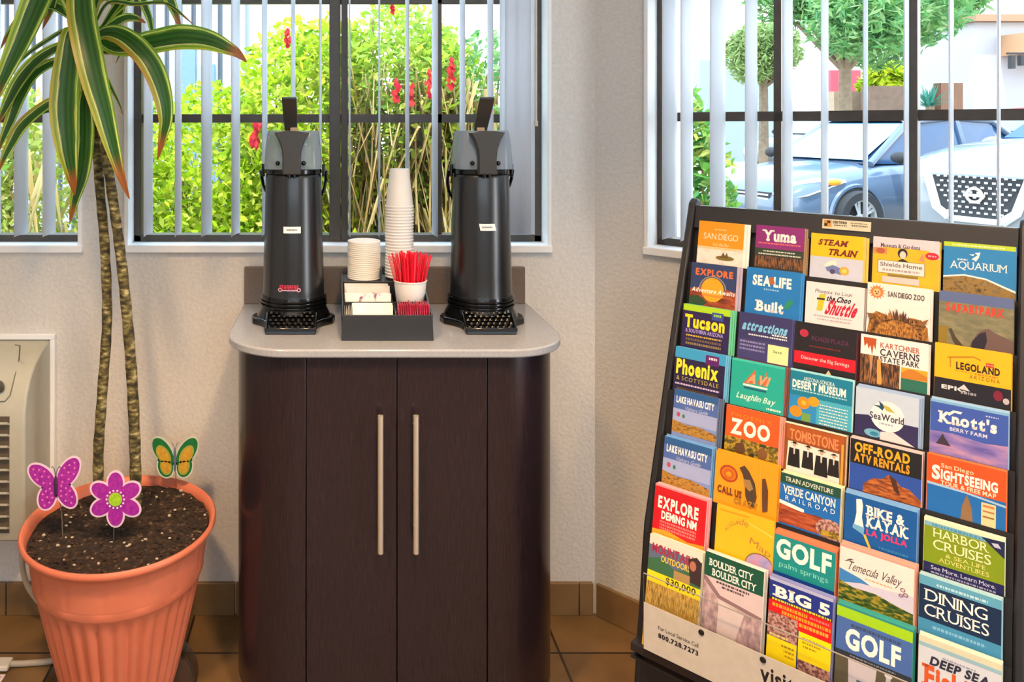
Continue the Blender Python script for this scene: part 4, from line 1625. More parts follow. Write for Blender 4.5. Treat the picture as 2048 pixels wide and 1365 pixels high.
pl = b.build('maker_plate', [mat('#d8cfb4', rough=0.4), M_black_ink, mat('#c98f3a', rough=0.4), mat('#6b6658', rough=0.5)], rack, smooth=0)
pl['label'] = 'small cream plate on the header'

# ---------------------------------------------------------------- brochures
PAPER = {}


def ink(c):
    """coated paper in one printed colour"""
    if c not in PAPER:
        PAPER[c] = mat(c, rough=0.33, var=0.03, scale=60, name='print_' + c.lstrip('#'))
    return PAPER[c]


def photo(name, stops, scale=9, stretch=(1, 1, 1), detail=4):
    if name not in PAPER:
        PAPER[name] = ramp_mat(name, stops, scale=scale * 4.5, rough=0.35, stretch=stretch, detail=detail)
    return PAPER[name]


photo('ph_rock', [(0.3, '#5a2f1c'), (0.5, '#a3541f'), (0.7, '#c87a3c')], 22, (1, 1, 3))
photo('ph_fur', [(0.3, '#4a2a12'), (0.5, '#9a6526'), (0.62, '#c98f3c'), (0.8, '#2c1c10')], 34, (3, 1, 1))
photo('ph_bush', [(0.3, '#1d2a12'), (0.48, '#6a5a1c'), (0.6, '#c0a030'), (0.75, '#33401a')], 30)
photo('ph_crowd', [(0.3, '#3a2a2c'), (0.45, '#8a5a58'), (0.6, '#c8a8a0'), (0.72, '#5a3a30')], 45)
photo('ph_stone', [(0.3, '#86747c'), (0.5, '#b29aa4'), (0.7, '#d6c2c8')], 26, (1, 1, 0.4))
photo('ph_trunks', [(0.3, '#5a4420'), (0.45, '#a8842c'), (0.58, '#e0c070'), (0.7, '#7a5c22')], 40, (6, 1, 0.35))
photo('ph_cave', [(0.32, '#1d1a1c'), (0.48, '#4a3224'), (0.6, '#a06a38'), (0.72, '#2a2226')], 26, (5, 1, 0.5))
photo('ph_meadow', [(0.3, '#6a6a58'), (0.5, '#7c7a5e'), (0.7, '#8f8a6a')], 12, (1, 1, 2))
photo('ph_sky', [(0.3, '#2a5aa8'), (0.55, '#5a86c8'), (0.75, '#b9c8e6')], 6, (0.4, 1, 2))
photo('ph_dusk', [(0.3, '#5a55a8'), (0.5, '#8a78bc'), (0.7, '#c89ab0')], 8, (0.5, 1, 1.6))
photo('ph_canyon', [(0.3, '#6a2c1c'), (0.5, '#9a4524'), (0.65, '#b8603a'), (0.8, '#4a3a2a')], 18, (0.5, 1, 2.4))
photo('ph_green', [(0.3, '#142a10'), (0.5, '#3c5a1c'), (0.62, '#a8922a'), (0.78, '#1e2c12')], 34, (0.6, 1, 1.6))
photo('ph_fish', [(0.3, '#4a3a1e'), (0.5, '#9a7a3c'), (0.7, '#5a5a4a')], 30)
photo('ph_desert', [(0.3, '#6a4a20'), (0.5, '#b98a3a'), (0.7, '#4a3a22')], 34, (0.8, 1, 2))
photo('ph_cream', [(0.3, '#d8d2c8'), (0.6, '#efe8de'), (0.8, '#e0c8a8')], 14)
photo('ph_disc', [(0.3, '#8a86c8'), (0.5, '#a89ac8'), (0.65, '#c88aa8'), (0.8, '#9ab0d8')], 16)
photo('ph_orange', [(0.3, '#e08a1c'), (0.6, '#f0a52c'), (0.8, '#d87414')], 26)

# layout language: x runs 0..1 across the cover, y runs down from its top edge in cover widths
def R(x0, y0, x1, y1, c): return ('p', [(x0, y0), (x1, y0), (x1, y1), (x0, y1)], c)
def P_(pts, c): return ('p', pts, c)
def E_(cx, cy, rx, ry, c, n=24): return ('p', [(cx + rx * math.cos(2 * PI * i / n), cy + ry * math.sin(2 * PI * i / n)) for i in range(n)], c)
def T(t, x0, x1, y0, y1, c, **k): return ('t', t, x0, x1, y0, y1, c, k)
def G(x0, x1, y, h, c): return ('g', x0, x1, y, h, c)


def ring(cx, cy, r, w, c, n=20, a0=0.0, a1=1.0):
    out = []
    for i in range(n):
        a, e = 2 * PI * (a0 + (a1 - a0) * i / n), 2 * PI * (a0 + (a1 - a0) * (i + 1) / n)
        out.append(('p', [(cx + r * math.cos(a), cy + r * math.sin(a)), (cx + r * math.cos(e), cy + r * math.sin(e)),
                          (cx + (r - w) * math.cos(e), cy + (r - w) * math.sin(e)), (cx + (r - w) * math.cos(a), cy + (r - w) * math.sin(a))], c))
    return out


def man(cx, y0, h, c='#1c1614', skin='#c9a08a', hat=True):
    w = h * 0.17
    out = [E_(cx, y0 + h * 0.12, h * 0.06, h * 0.08, skin, 10),
           P_([(cx - w, y0 + h * 0.26), (cx + w, y0 + h * 0.26), (cx + w * 1.25, y0 + h), (cx - w * 1.25, y0 + h)], c),
           P_([(cx - h * .03, y0 + h * 0.22), (cx + h * .03, y0 + h * 0.22), (cx + h * .02, y0 + h * 0.5), (cx - h * .02, y0 + h * 0.5)], '#d8d0c4')]
    if hat:
        out += [R(cx - h * .12, y0 + h * .05, cx + h * .12, y0 + h * .075, c), R(cx - h * .06, y0, cx + h * .06, y0 + h * .06, c)]
    return out


W_ = '#f2f0ee'
DES = {}
_r = random.Random(31)
MANE = []
for _i in range(80):
    _a = PI * (_i + .5) / 80
    MANE.append((_a, .40 + .10 * _r.random() + (.08 if abs(_a - PI / 2) < .35 else 0), _r.uniform(-.12, .12), _r.choice(('#6a4222', '#8a5a2a', '#a8743a', '#3a2414', '#54362a'))))
# column 1
DES[0, 0] = ('#e8e4da', [R(0, 0, 1, .60, '#f09a14'), R(0, .6, 1, 1, '#dfd2b2'), G(.36, .62, .17, .025, '#f6d9a8'), T('SAN DIEGO', .12, .88, .28, .42, '#f7e6c8'), T('Visit the Bay', .32, .68, .50, .57, '#f6dcae', shear=.3),
              G(.12, .86, .61, .03, '#f7c77a'), R(0, .66, 1, 1, 'ph_cream'), E_(.62, .84, .2, .06, '#7a6a24'), P_([(.52, .84), (.58, .70), (.62, .78), (.66, .70), (.70, .84)], '#6a5226')],
             'orange SAN DIEGO brochure, topmost in the leftmost column', .010, (.011, .001), '#f2f2ee')
DES[0, 1] = ('#2f3f6c', [T('EXPLORE', .10, .92, .13, .28, '#e0703a', bold=2), P_([(0, .62), (.3, .55), (.55, .62), (.8, .55), (1, .6), (1, 1), (0, 1)], 'ph_canyon')] + ring(.5, .58, .30, .03, '#8a8a9a', 24, .5, 1.0) +
             [E_(.5, .60, .25, .28, '#e8a51e'), T('Adventure Awaits', .04, .98, .58, .68, W_, bold=1, arc=-.0, shear=.2), R(.28, .72, .74, .76, '#e8883a'), P_([(0, .8), (.2, .76), (.4, .9), (.3, 1), (0, 1)], '#2a4a30')],
             'navy EXPLORE brochure with a round yellow badge, second in the leftmost column', .009, (.010, .0), '#b9aec4')
DES[0, 2] = ('#2a1c50', [R(0, 0, 1, .14, '#a8d41e'), R(.62, .10, .86, .27, '#3a4a9a'), G(.66, .82, .14, .05, '#9ad43a'), T('Tucson', .05, .90, .22, .50, '#f6dc1c', bold=2), T('& SOUTHERN ARIZONA', .08, .88, .54, .62, '#a89ae0', bold=1),
              G(.10, .85, .67, .035, '#c8a83a'), G(.10, .85, .75, .05, '#6a5a3a'), G(.10, .85, .84, .05, '#8a7a4a')],
             'purple and lime Tucson guide in the leftmost column', .014, (.010, .002), '#6ac8a0')
DES[0, 3] = ('#241a44', [R(0, 0, 1, .22, '#3a9ad0'), R(.62, .06, .88, .26, '#5a1a6a'), G(.68, .84, .10, .05, '#f0d0e0'), T('Phoenix', .04, .88, .24, .54, '#f4e02a', bold=2), T('& SCOTTSDALE', .06, .90, .60, .68, '#b8a84a', gap=.2), G(.04, .92, .74, .035, '#c8b8e0'),
              G(.08, .9, .83, .06, '#5a4a24')],
             'purple and blue Phoenix guide in the leftmost column', .012, (.008, .002), '#6ab8e0')
hav = [R(0, 0, 1, .16, '#2a5a98'), R(0, .16, 1, .55, '#4a68b0'), R(0, .45, 1, .75, '#9aa8d8'), T('LAKE HAVASU CITY', .06, .92, .15, .30, W_, bold=2), T('Visitors Guide', .26, .78, .36, .44, '#b8c4e4', shear=.3),
       E_(.13, .58, .04, .055, '#b04a5a'), E_(.25, .60, .03, .045, '#2a7a5a'), P_([(0, .72), (.3, .78), (.6, .76), (1, .84), (1, 1), (0, 1)], 'ph_desert')]
DES[0, 4] = ('#7a90cc', hav, 'blue LAKE HAVASU CITY brochure, upper of the identical pair in the leftmost column', .012, (.009, .0), '#5a6a8a')
DES[0, 5] = ('#7a90cc', hav, 'blue LAKE HAVASU CITY brochure, lower of the identical pair in the leftmost column', .014, (.006, .004), '#6aa0d8')
DES[0, 6] = ('#c4101c', [R(0, .0, 1, .03, '#e88a90'), T('EXPLORE', .08, .86, .20, .42, W_, bold=2), T('DEMING NM', .16, .84, .47, .62, W_, bold=2), G(.14, .84, .66, .04, '#e07a7a'), G(.14, .84, .72, .04, '#e07a7a'), G(.14, .84, .78, .04, '#e07a7a'),
              P_([(0, .86), (.3, .82), (.7, .9), (1, .86), (1, 1.1), (0, 1.1)], 'ph_orange')],
             'red EXPLORE DEMING NM brochure in the leftmost column', .016, (.005, .003), '#f0a8b0')
DES[0, 7] = ('#e8d8d0', [R(0, .18, 1, .62, '#5a6a8a'), P_([(0, .45), (.25, .36), (.5, .5), (.75, .42), (1, .55), (1, .75), (0, .75)], '#3a6a4a'), T('MOUNTAIN', .06, .84, .14, .30, '#a02a4a', bold=2), T('OUTDOORS', .24, .80, .32, .43, '#e8c83a', bold=1),
              P_([(.75, .2), (.9, .12), (1, .2), (1, .62), (.8, .6)], '#3a2a2c'), E_(.84, .30, .06, .09, '#b0705a'), R(.5, .5, .8, .66, '#a88a5a'), R(0, .66, 1, .86, '#f0dc1e'), T('$30,000', .36, .92, .68, .80, '#3a3218', bold=1),
              R(0, .86, 1, 2.2, 'ph_trunks')],
             'mountain brochure with a yellow $30,000 band in the bottom left pocket', .017, (.004, .002), '#dcdcd0')
# column 2
DES[1, 0] = ('#3a3428', [R(0, 0, 1, .55, '#8a2a7a'), T('Yuma', .16, .84, .10, .36, W_, bold=2, serif=True), G(.06, .94, .41, .035, '#e06a6a'), R(0, .55, 1, .72, '#33402e'), G(.18, .82, .60, .03, '#d8dcd0'), G(.08, .94, .67, .03, '#d8dcd0'), R(0, .74, 1, 1, 'ph_cave')],
             'purple Yuma brochure, topmost in the second column', .014, (.007, .0), '#a88a6a')
DES[1, 1] = ('#1f78c4', [T('SEA LIFE', .12, .84, .15, .36, W_, bold=2), P_([(.42, .18), (.50, .16), (.54, .30), (.45, .33)], '#b0623a'), G(.34, .62, .42, .035, '#8ac0ea'), T('Built', .22, .72, .68, .90, W_, bold=2, serif=True),
              P_([(.72, .78), (.76, .66), (.84, .58), (.90, .64), (.80, .80)], '#2a8a6a')],
             'bright blue brochure with the word Built and a green tail in the second column', .008, (.006, .0), '#3a8ad0')
DES[1, 2] = ('#363468', [T('attractions', .06, .90, .16, .36, '#7ac0e8', bold=2, shear=.25), G(.20, .92, .44, .03, W_), G(.64, .92, .38, .03, W_), R(0, .56, 1, 1, '#3e3c74'), G(.04, .52, .60, .04, '#8a88b8'), G(.04, .52, .68, .04, '#8a88b8'), G(.04, .52, .76, .04, '#8a88b8'),
              R(.58, .60, .96, .98, '#dfe6a8'), T('Save', .68, .84, .70, .76, '#4a7a3a', bold=1)],
             'dark blue brochure with a pale yellow coupon in the second column', .010, (.007, .0), '#4a4a80')
DES[1, 3] = ('#1fa89c', [R(0, .0, 1, .05, '#3ac0b4'), P_([(.24, .50), (.36, .32), (.46, .16), (.48, .46)], '#c8643a'), P_([(.50, .46), (.56, .28), (.60, .26), (.58, .46)], '#b05a34'), P_([(.60, .48), (.66, .16), (.70, .46)], '#c8643a'), T('AVI', .30, .70, .27, .46, '#e0a07a', bold=2, shear=.3),
              R(.24, .50, .70, .54, '#e8eee8'), R(.26, .56, .68, .60, '#1a5a7a'), T('Laughlin Bay', .12, .84, .70, .82, '#bfeae0', bold=1, shear=.3), G(.7, .96, .90, .04, '#d0f0e8')],
             'teal brochure with an orange sail-shaped emblem in the second column', .018, (.012, .0), '#8a5a5a')
DES[1, 4] = ('#e8581c', [T('PHOENIX', .10, .86, .14, .22, '#f08a1c', gap=.3), T('ZOO', .10, .84, .25, .56, W_, bold=2), R(0, .64, 1, 1.1, 'ph_bush'), E_(.3, .85, .1, .12, '#5a3c20'), E_(.72, .84, .09, .12, '#7a5228')],
             'orange ZOO brochure in the second column', .013, (.008, .0), '#e09a90')
DES[1, 5] = ('#f29a16', ring(.23, .36, .15, .035, '#a8401c', 20) + ring(.23, .36, .10, .05, '#c4601c', 14) + [P_([(.40, .20), (.48, .14), (.56, .22), (.66, .40), (.70, .62), (.66, .82), (.58, .80), (.52, .66), (.50, .44), (.46, .30)], '#4a3a2c'),
              P_([(.48, .38), (.58, .36), (.64, .50), (.58, .56), (.50, .50)], '#9a7a4a'), T('CALL US', .06, .46, .60, .72, '#6a3414', bold=2), T('CRAZY', .34, .72, .73, .83, '#a87a14', bold=2), R(.735, .02, .745, 1, '#f7b23a'),
              P_([(.77, .28), (.82, .26), (.87, .45), (.88, .80), (.80, .84), (.78, .55)], '#5a3a24')],
             'orange CALL US CRAZY brochure with a dark bear in the second column', .010, (.006, .004), '#f29a16')
DES[1, 6] = ('#f0b41a', [P_([(.04, .06), (.58, .04), (.58, .07), (.06, .09)], '#d8941a'), T('Guide', .16, .56, .36, .48, '#b07a3a', shear=.2, slope=.022, arc=.01), P_([(.56, .14), (1.0, .26), (1.0, .30), (.57, .17)], '#f7c84a'), T('Map', .60, .96, .40, .52, '#b07a3a', shear=.2, slope=-.014),
              E_(.80, .90, .26, .26, '#7a6a3a'), E_(.80, .91, .245, .245, 'ph_disc')],
             'yellow brochure with a violet disc at its lower corner in the second column', .010, (.004, .002), '#e8a83a')
DES[1, 7] = ('#b8a4ac', [R(0, 0, 1, .42, '#14503c'), T('BOULDER CITY', .08, .82, .10, .22, W_, bold=1, serif=True), T('BOULDER CITY', .14, .88, .26, .38, W_, bold=1, serif=True), R(0, .42, 1, .8, '#cdbcc4'), G(.22, .78, .45, .035, '#4a3a44'), G(.32, .70, .51, .035, '#4a3a44'),
              P_([(0, .42), (.06, .44), (.3, .68), (1, .78), (1, .84), (.26, .74), (0, .5)], '#8a7078'), P_([(0, .52), (.26, .76), (.30, 1.3), (.26, 2.2), (0, 2.2)], 'ph_stone'), P_([(.28, .78), (.72, .84), (.60, 1.3), (.62, 2.2), (.27, 2.2)], '#d8ccd0'),
              P_([(.72, .84), (1, .84), (1, 2.2), (.60, 2.2), (.60, 1.3)], 'ph_stone')],
             'green and mauve BOULDER CITY brochure with a dam in the bottom row', .014, (.004, .004), '#d8d4d0')
# column 3
DES[2, 0] = ('#c4cbe0', [R(0, 0, 1, .56, '#f2c010'), T('STEAM', .14, .68, .13, .27, '#7a2418', bold=2, serif=True, shear=.25), T('TRAIN', .33, .86, .35, .50, '#7a2418', bold=2, serif=True, shear=.25),
              P_([(.26, .78), (.36, .66), (.50, .62), (.52, .72), (.40, .80)], '#e8e4d8'), P_([(.30, .82), (.44, .74), (.64, .82), (.6, .96), (.34, .9)], '#6a7ab0'), E_(.66, .86, .09, .10, '#e8a83a'), E_(.66, .86, .05, .055, '#f4d06a'), E_(.44, .9, .05, .06, '#4a4a6a')],
             'yellow STEAM TRAIN brochure, topmost in the third column', .010, (.008, .0), '#d8c060')
DES[2, 1] = ('#e6dfe4', [T('Phoenix to Laun', .16, .80, .15, .23, '#4a444a', shear=.2), P_([(.24, .26), (.36, .24), (.30, .62), (.20, .62)], '#c8c02a'), R(.20, .34, .34, .38, '#2a2420'), T('the Choo', .36, .78, .26, .38, '#2a2428', bold=2, shear=.3), T('Shuttle', .34, .86, .36, .66, '#c4183c', bold=2, shear=.35),
              G(.16, .82, .72, .03, '#b8a8b4'), G(.22, .80, .79, .03, '#b8a8b4')],
             'white Shuttle brochure with red script in the third column', .013, (.003, .0), '#e0dade')
DES[2, 2] = ('#1e181c', [E_(.15, .17, .075, .08, '#b02a48'), T('ROADS PLAZA', .28, .88, .20, .29, '#6a2a5a'), G(.25, .75, .40, .025, '#7a2424'), R(0, .55, 1, .80, '#c81428'), T('Discover the Big Savings', .12, .90, .63, .70, '#f4b8b8', bold=1), P_([(.5, 1), (.58, .84), (.66, 1)], '#d8c89a'), R(0, .8, .5, .9, '#241a16')],
             'black brochure with a red band in the third column', .016, (.004, .0), '#5a2430')
DES[2, 3] = ('#45a8c8', [R(0, 0, 1, .48, '#127a9c'), R(0, 0, 1, .04, '#9ad8e4'), T('ARIZONA-SONORA', .22, .72, .12, .19, '#d8eef0'), T('DESERT MUSEUM', .04, .90, .20, .34, W_, bold=2), G(.04, .92, .37, .025, '#9ad0e0'), R(0, .48, .45, 1, '#2a86c4'),
              E_(.24, .60, .10, .11, '#f08a14'), E_(.40, .54, .09, .09, '#f49a1c'), E_(.12, .78, .10, .10, '#f08a14'), R(.22, .78, .36, 1, '#6a9a4a'), E_(.24, .60, .04, .045, '#f8b43a')] + [G(.5, .94, .56 + .055 * i, .022, '#c8e0e4') for i in range(8)],
             'blue DESERT MUSEUM brochure with orange blossoms in the third column', .012, (.002, .0), '#bfe4e8')
DES[2, 4] = ('#8a4a1c', [R(.03, .05, .97, .34, '#a4521c'), R(.0, .0, 1, .035, '#e8e0cc'), T('TOMBSTONE', .08, .88, .13, .34, '#e08a5a', bold=1, serif=True), P_([(.06, .38), (.9, .40), (.92, 1.0), (.04, 1.0)], '#e4dcd4')] +
             man(.17, .38, .50) + man(.40, .39, .46) + man(.62, .40, .52) + man(.82, .42, .44) + [R(.93, .2, .97, 1, '#c89a3a')],
             'brown TOMBSTONE brochure with four men in black coats in the third column', .014, (.002, .0), '#d8ccb0')
DES[2, 5] = ('#1a68bc', [R(0, 0, 1, .20, '#1c4a3c'), T('TRAIN ADVENTURE', .08, .88, .06, .15, '#e8e8dc', serif=True), T('VERDE CANYON', .06, .92, .24, .40, W_, bold=1, serif=True), T('RAILROAD', .10, .92, .44, .53, '#e8eef8', gap=.45), P_([(0, .55), (.2, .58), (.42, .62), (.42, .68), (0, .64)], W_),
              P_([(0, .62), (.35, .68), (.65, .66), (1, .74), (1, 1), (0, 1)], 'ph_canyon'), E_(.86, .86, .24, .20, 'ph_crowd'), P_([(.7, .9), (1, .86), (1, 1), (.7, 1)], 'ph_bush')],
             'blue and green VERDE CANYON RAILROAD brochure in the third column', .016, (.004, .004), '#e0d8b4')
DES[2, 6] = ('#148a8c', [R(0, 0, 1, .04, '#d8785a'), T('GOLF', .04, .94, .10, .46, W_, bold=2), T('palm springs', .10, .90, .54, .64, '#7ad0c8'), R(0, .76, 1, 1.2, '#123a8c')],
             'teal GOLF palm springs brochure in the third column', .018, (.004, .005), '#d8805c')
DES[2, 7] = ('#1c2f8c', [R(0, 0, 1, .06, '#a8b0d8'), T('BIG 5', .10, .96, .13, .32, W_, bold=2, serif=True), R(0, .36, 1, .41, '#1a2a20'), G(.05, .98, .365, .035, '#e8c83a'), R(0, .41, 1, .78, '#d8181c'), G(.06, .62, .45, .06, '#f49a2a'), G(.22, .98, .54, .06, '#f49a2a'), G(.50, .96, .64, .06, '#f4a83a'),
              G(.66, .96, .46, .04, '#f0706a'), R(0, .62, .48, 1.06, 'ph_crowd'), R(0, 1.06, .48, 1.5, '#f2e010'), G(.04, .34, 1.0, .035, '#e8dc8a'), R(.50, .78, 1, 1.26, '#f2e010'), G(.56, .92, .86, .03, '#a88a1a'), G(.56, .84, .93, .03, '#a88a1a'), G(.58, .78, 1.0, .03, '#a88a1a'),
              G(.24, .44, 1.14, .03, '#a88a1a'), G(.28, .44, 1.22, .03, '#a88a1a'), G(.30, .44, 1.30, .03, '#b88a1a'), R(.50, 1.26, 1, 2.2, 'ph_crowd'), R(0, 1.5, .48, 2.2, 'ph_crowd')],
             'red, yellow and blue brochure with big white 5 in the bottom row', .012, (.003, .003), '#8a90c8')
# column 4
DES[3, 0] = ('#dccdd8', [T('Museum & Gardens', .12, .72, .12, .20, '#4a4060', bold=1, serif=True), P_([(.0, .30), (.16, .20), (.84, .20), (1, .36), (1, 1.1), (0, 1.1)], '#d8b41c'), R(0, .22, .22, .34, '#c88a4a'), E_(.12, .28, .07, .06, '#b05a3a'),
              E_(.46, .30, .075, .10, '#2a2420'), E_(.465, .33, .048, .075, '#e0d0c8'), P_([(.38, .46), (.46, .40), (.56, .46), (.56, .50), (.38, .50)], '#2a2020'), P_([(.70, .40), (.76, .26), (.80, .44)], '#d88a6a'), E_(.90, .30, .10, .07, '#c8203a'), G(.84, .96, .285, .03, '#f0a0a8'),
              R(.08, .46, .80, .72, '#8a7a3a'), R(.09, .47, .79, .71, '#e4dcdc'), T('Shields Home', .12, .76, .50, .58, '#6a6064', bold=1), G(.16, .72, .63, .04, '#a89aa0'), R(.24, .73, .7, .77, '#8a7434'), R(.16, .78, .72, .90, '#cfc4c4')],
             'yellow and white Museum and Gardens brochure, topmost in the fourth column', .010, (.003, .0), '#d8c060')
DES[3, 1] = ('#e8e4e2', [E_(.16, .18, .10, .115, '#e08a4a')] + [P_([(.16 + .09 * math.cos(a), .18 + .10 * math.sin(a)), (.16 + .15 * math.cos(a + .15), .18 + .16 * math.sin(a + .15)), (.16 + .09 * math.cos(a + .3), .18 + .10 * math.sin(a + .3))], '#d87a34') for a in [i * 2 * PI / 14 for i in range(14)]] +
             [E_(.16, .19, .06, .075, '#f2c08a'), E_(.135, .175, .012, .014, '#5a3018'), E_(.185, .175, .012, .014, '#5a3018'), E_(.16, .215, .022, .016, '#8a4a2a'), T('SAN DIEGO ZOO', .34, .92, .14, .24, '#55504e', bold=1),
              P_([(.02, 1), (.06, .66), (.16, .56), (.30, .60), (.42, .66), (.60, .66), (.72, .60), (.88, .62), (.98, .76), (1, 1)], 'ph_fur')] +
             [P_([(.50 + .36 * math.cos(a) - .02, .95 - .28 * math.sin(a)), (.50 + r_ * math.cos(a + j_), .98 - r_ * .95 * math.sin(a + j_) ), (.50 + .36 * math.cos(a) + .02, .95 - .28 * math.sin(a))], c_) for a, r_, j_, c_ in MANE] + [P_([(.08, .72), (.0, .62), (.2, .62)], '#7a5228'), P_([(.8, .70), (1.0, .58), (.92, .74)], '#8a5c2c')],
             'white zoo brochure with a lion mane in the fourth column', .012, (.005, .0), '#e8e2e0')
DES[3, 2] = ('#e9e4e6', [P_([(.04, .06), (.24, .06), (.23, .30), (.20, .20), (.18, .42), (.15, .22), (.12, .30), (.10, .18), (.06, .26)], '#b0501c'), T('KARTCHNER', .30, .88, .12, .23, '#b0604a', bold=1), T('CAVERNS', .30, .88, .25, .39, '#3a2c34', bold=1), T('STATE PARK', .30, .88, .41, .52, '#3a3440', bold=1),
              R(0, .54, .60, 1.1, 'ph_cave'), R(0, .42, .28, .54, 'ph_cave'), R(.62, .56, 1, 1.1, '#c8a42a'), P_([(.62, .68), (.72, .58), (.82, .58), (1, .68), (1, .76), (.62, .80)], '#c07a24'), R(.62, .78, 1, 1.1, '#2a6a5a'), P_([(.14, .42), (.2, .42), (.17, .9)], '#b08a68'), P_([(.26, .50), (.31, .46), (.34, 1.0), (.27, 1.0)], '#d89a4a')],
             'white CAVERNS STATE PARK brochure in the fourth column', .008, (.003, .0), '#e0d8d8')
DES[3, 3] = ('#b8cbe4', [R(0, .56, 1, 1.1, '#2f2a58'), P_([(.0, .56), (.22, .52), (.36, .66), (.30, .90), (0, .92)], '#2c2654'), E_(.52, .48, .27, .30, '#dfe2ea'), P_([(.28, .30), (.40, .29), (.38, .20), (.48, .28), (.44, .38), (.38, .33)], '#1e4a62'), P_([(.44, .26), (.54, .28), (.64, .38), (.50, .37)], '#b8b04a'),
              T('SeaWorld', .24, .78, .44, .57, '#2a3244', bold=1, serif=True), G(.40, .62, .62, .03, '#98a8c0'), E_(.30, .86, .14, .08, '#6aa8c8'), E_(.32, .87, .07, .04, '#2a7a9a'), P_([(.42, .80), (.62, .76), (1, .98), (1, 1.1), (.4, 1.1)], '#d8cfd4')],
             'pale blue brochure with a dark and gold leaping emblem in the fourth column', .016, (.006, .006), '#9ab4d8')
DES[3, 4] = ('#1b191b', [R(0, 0, 1, .03, '#d8c0c4'), T('OFF-ROAD', .06, .84, .08, .26, '#f0a818', bold=2), T('ATV RENTALS', .06, .84, .29, .45, '#e89a18', bold=2), R(0, .50, 1, 1.1, '#2a4ea8'), P_([(.20, .86), (.34, .70), (.46, .68), (.56, .56), (.66, .62), (.72, .72), (.84, .74), (1, .90), (1, 1.1), (.2, 1.1)], 'ph_rock'),
              P_([(.56, .56), (.66, .62), (.72, .90), (.64, .84)], '#4a2a18')],
             'black OFF-ROAD ATV RENTALS brochure in the fourth column', .017, (.002, .002), '#dcc4c8')
DES[3, 5] = ('#0f56a4', [R(0, 0, 1, .035, '#7ab0e4'), P_([(.16, .10), (.24, .08), (.26, .20), (.25, .42), (.28, .60), (.24, .70), (.14, .60), (.17, .36)], '#dfe8f0'), P_([(.13, .58), (.29, .60), (.28, .74), (.12, .66)], '#6aa8d8'), T('BIKE &', .32, .84, .16, .34, W_, bold=2, serif=True),
              T('KAYAK', .32, .88, .36, .56, W_, bold=2, serif=True), T('LA JOLLA', .32, .88, .60, .71, '#d83a78', bold=2), P_([(.27, .72), (.31, .72), (.40, .96), (.36, .96)], '#e0b83a'), G(.50, .90, .86, .05, '#2a7ab8')],
             'blue BIKE and KAYAK brochure in the fourth column', .016, (.002, .003), '#7aa8dc')
DES[3, 6] = ('#e4dcdc', [R(0, 0, 1, .04, '#d89a90'), T('Temecula Valley', .10, .82, .26, .42, '#4a3c44', shear=.3), P_([(.06, .30), (.14, .22), (.20, .22), (.10, .28)], '#5a4a50'), G(.36, .72, .48, .025, '#d8a890'), P_([(0, .44), (.3, .52), (.5, .62), (.3, .72), (0, .66)], '#3a80c8'), P_([(.3, .60), (1, .52), (1, .95), (0, .7)], '#c4c4e0'),
              P_([(0, .66), (.2, .72), (.5, .70), (.8, .78), (1, .82), (1, 1.1), (0, 1.1)], 'ph_green')] + ring(.86, .46, .035, .012, '#7a4a6a', 10) + ring(.90, .53, .035, .012, '#7a4a6a', 10) + ring(.84, .56, .03, .012, '#7a4a6a', 10),
             'white brochure with vineyard hills and script writing in the fourth column', .016, (.004, .005), '#dca090')
DES[3, 7] = ('#4468b0', [R(0, 0, 1, .20, '#98cc1c'), R(0, -.0, 1, .03, '#2a8a8a'), G(.2, .86, .26, .05, '#3a4a6a'), T('GOLF', .13, .86, .34, .66, W_, bold=2), R(0, .74, 1, .82, '#28303c'), G(.2, .8, .77, .02, '#8a90a0'), R(0, .82, 1, 2.2, '#5a5848'), P_([(.18, .82), (.56, .82), (.54, 1.1), (.50, 1.2), (.52, 2.2), (.22, 2.2)], '#c8c6d4'),
              R(.68, .86, .74, 1.2, '#b8bcc8'), E_(.71, .86, .05, .04, '#d0d4dc'), R(.30, 1.12, .36, 1.5, '#4a6a8a'), R(.42, 1.12, .47, 1.5, '#3a4a5a')],
             'blue and lime GOLF brochure in the bottom row', .015, (.003, .004), '#3a9a94')
# column 5
DES[4, 0] = ('#2a82c4', [R(0, 0, 1, .09, '#b4d02a'), G(.12, .86, .035, .03, '#e8f0b8'), P_([(.40, .30), (.48, .22), (.44, .18), (.52, .16), (.50, .26), (.46, .34)], W_), P_([(.36, .22), (.44, .20), (.42, .24)], W_), T('AQUARIUM', .10, .88, .36, .50, W_, serif=True), G(.20, .34, .31, .03, '#cfe2f2'),
              P_([(0, .66), (.3, .60), (.6, .64), (1, .82), (1, 1.1), (0, 1.1)], W_), P_([(0, .69), (.3, .63), (.6, .67), (1, .86), (1, 1.1), (0, 1.1)], 'ph_fish')],
             'blue AQUARIUM brochure, topmost in the rightmost column', .008, (.002, .0), '#4a8ac4')
DES[4, 1] = ('#5c6044', [R(0, 0, 1, .20, '#5a6a98'), R(0, .18, 1, 1.1, 'ph_meadow'), T('SAFARI PARK', .10, .88, .20, .34, '#c8402c', bold=2), P_([(.4, 1.1), (.44, .86), (.52, .68), (.62, .58), (.68, .56), (.76, .62), (1, .72), (1, 1.1)], '#6a5450'), P_([(.44, 1.0), (.46, .82), (.56, .66), (.64, .62), (.66, .78), (.60, 1.0)], '#2a2230'),
              P_([(.14, .66), (.18, .64), (.24, .78), (.36, .94), (.30, 1.0), (.2, .86)], '#4a3c30'), R(0, .62, .12, 1.1, '#8a7424')],
             'olive SAFARI PARK brochure in the rightmost column', .008, (.001, .0), '#4a4a40')
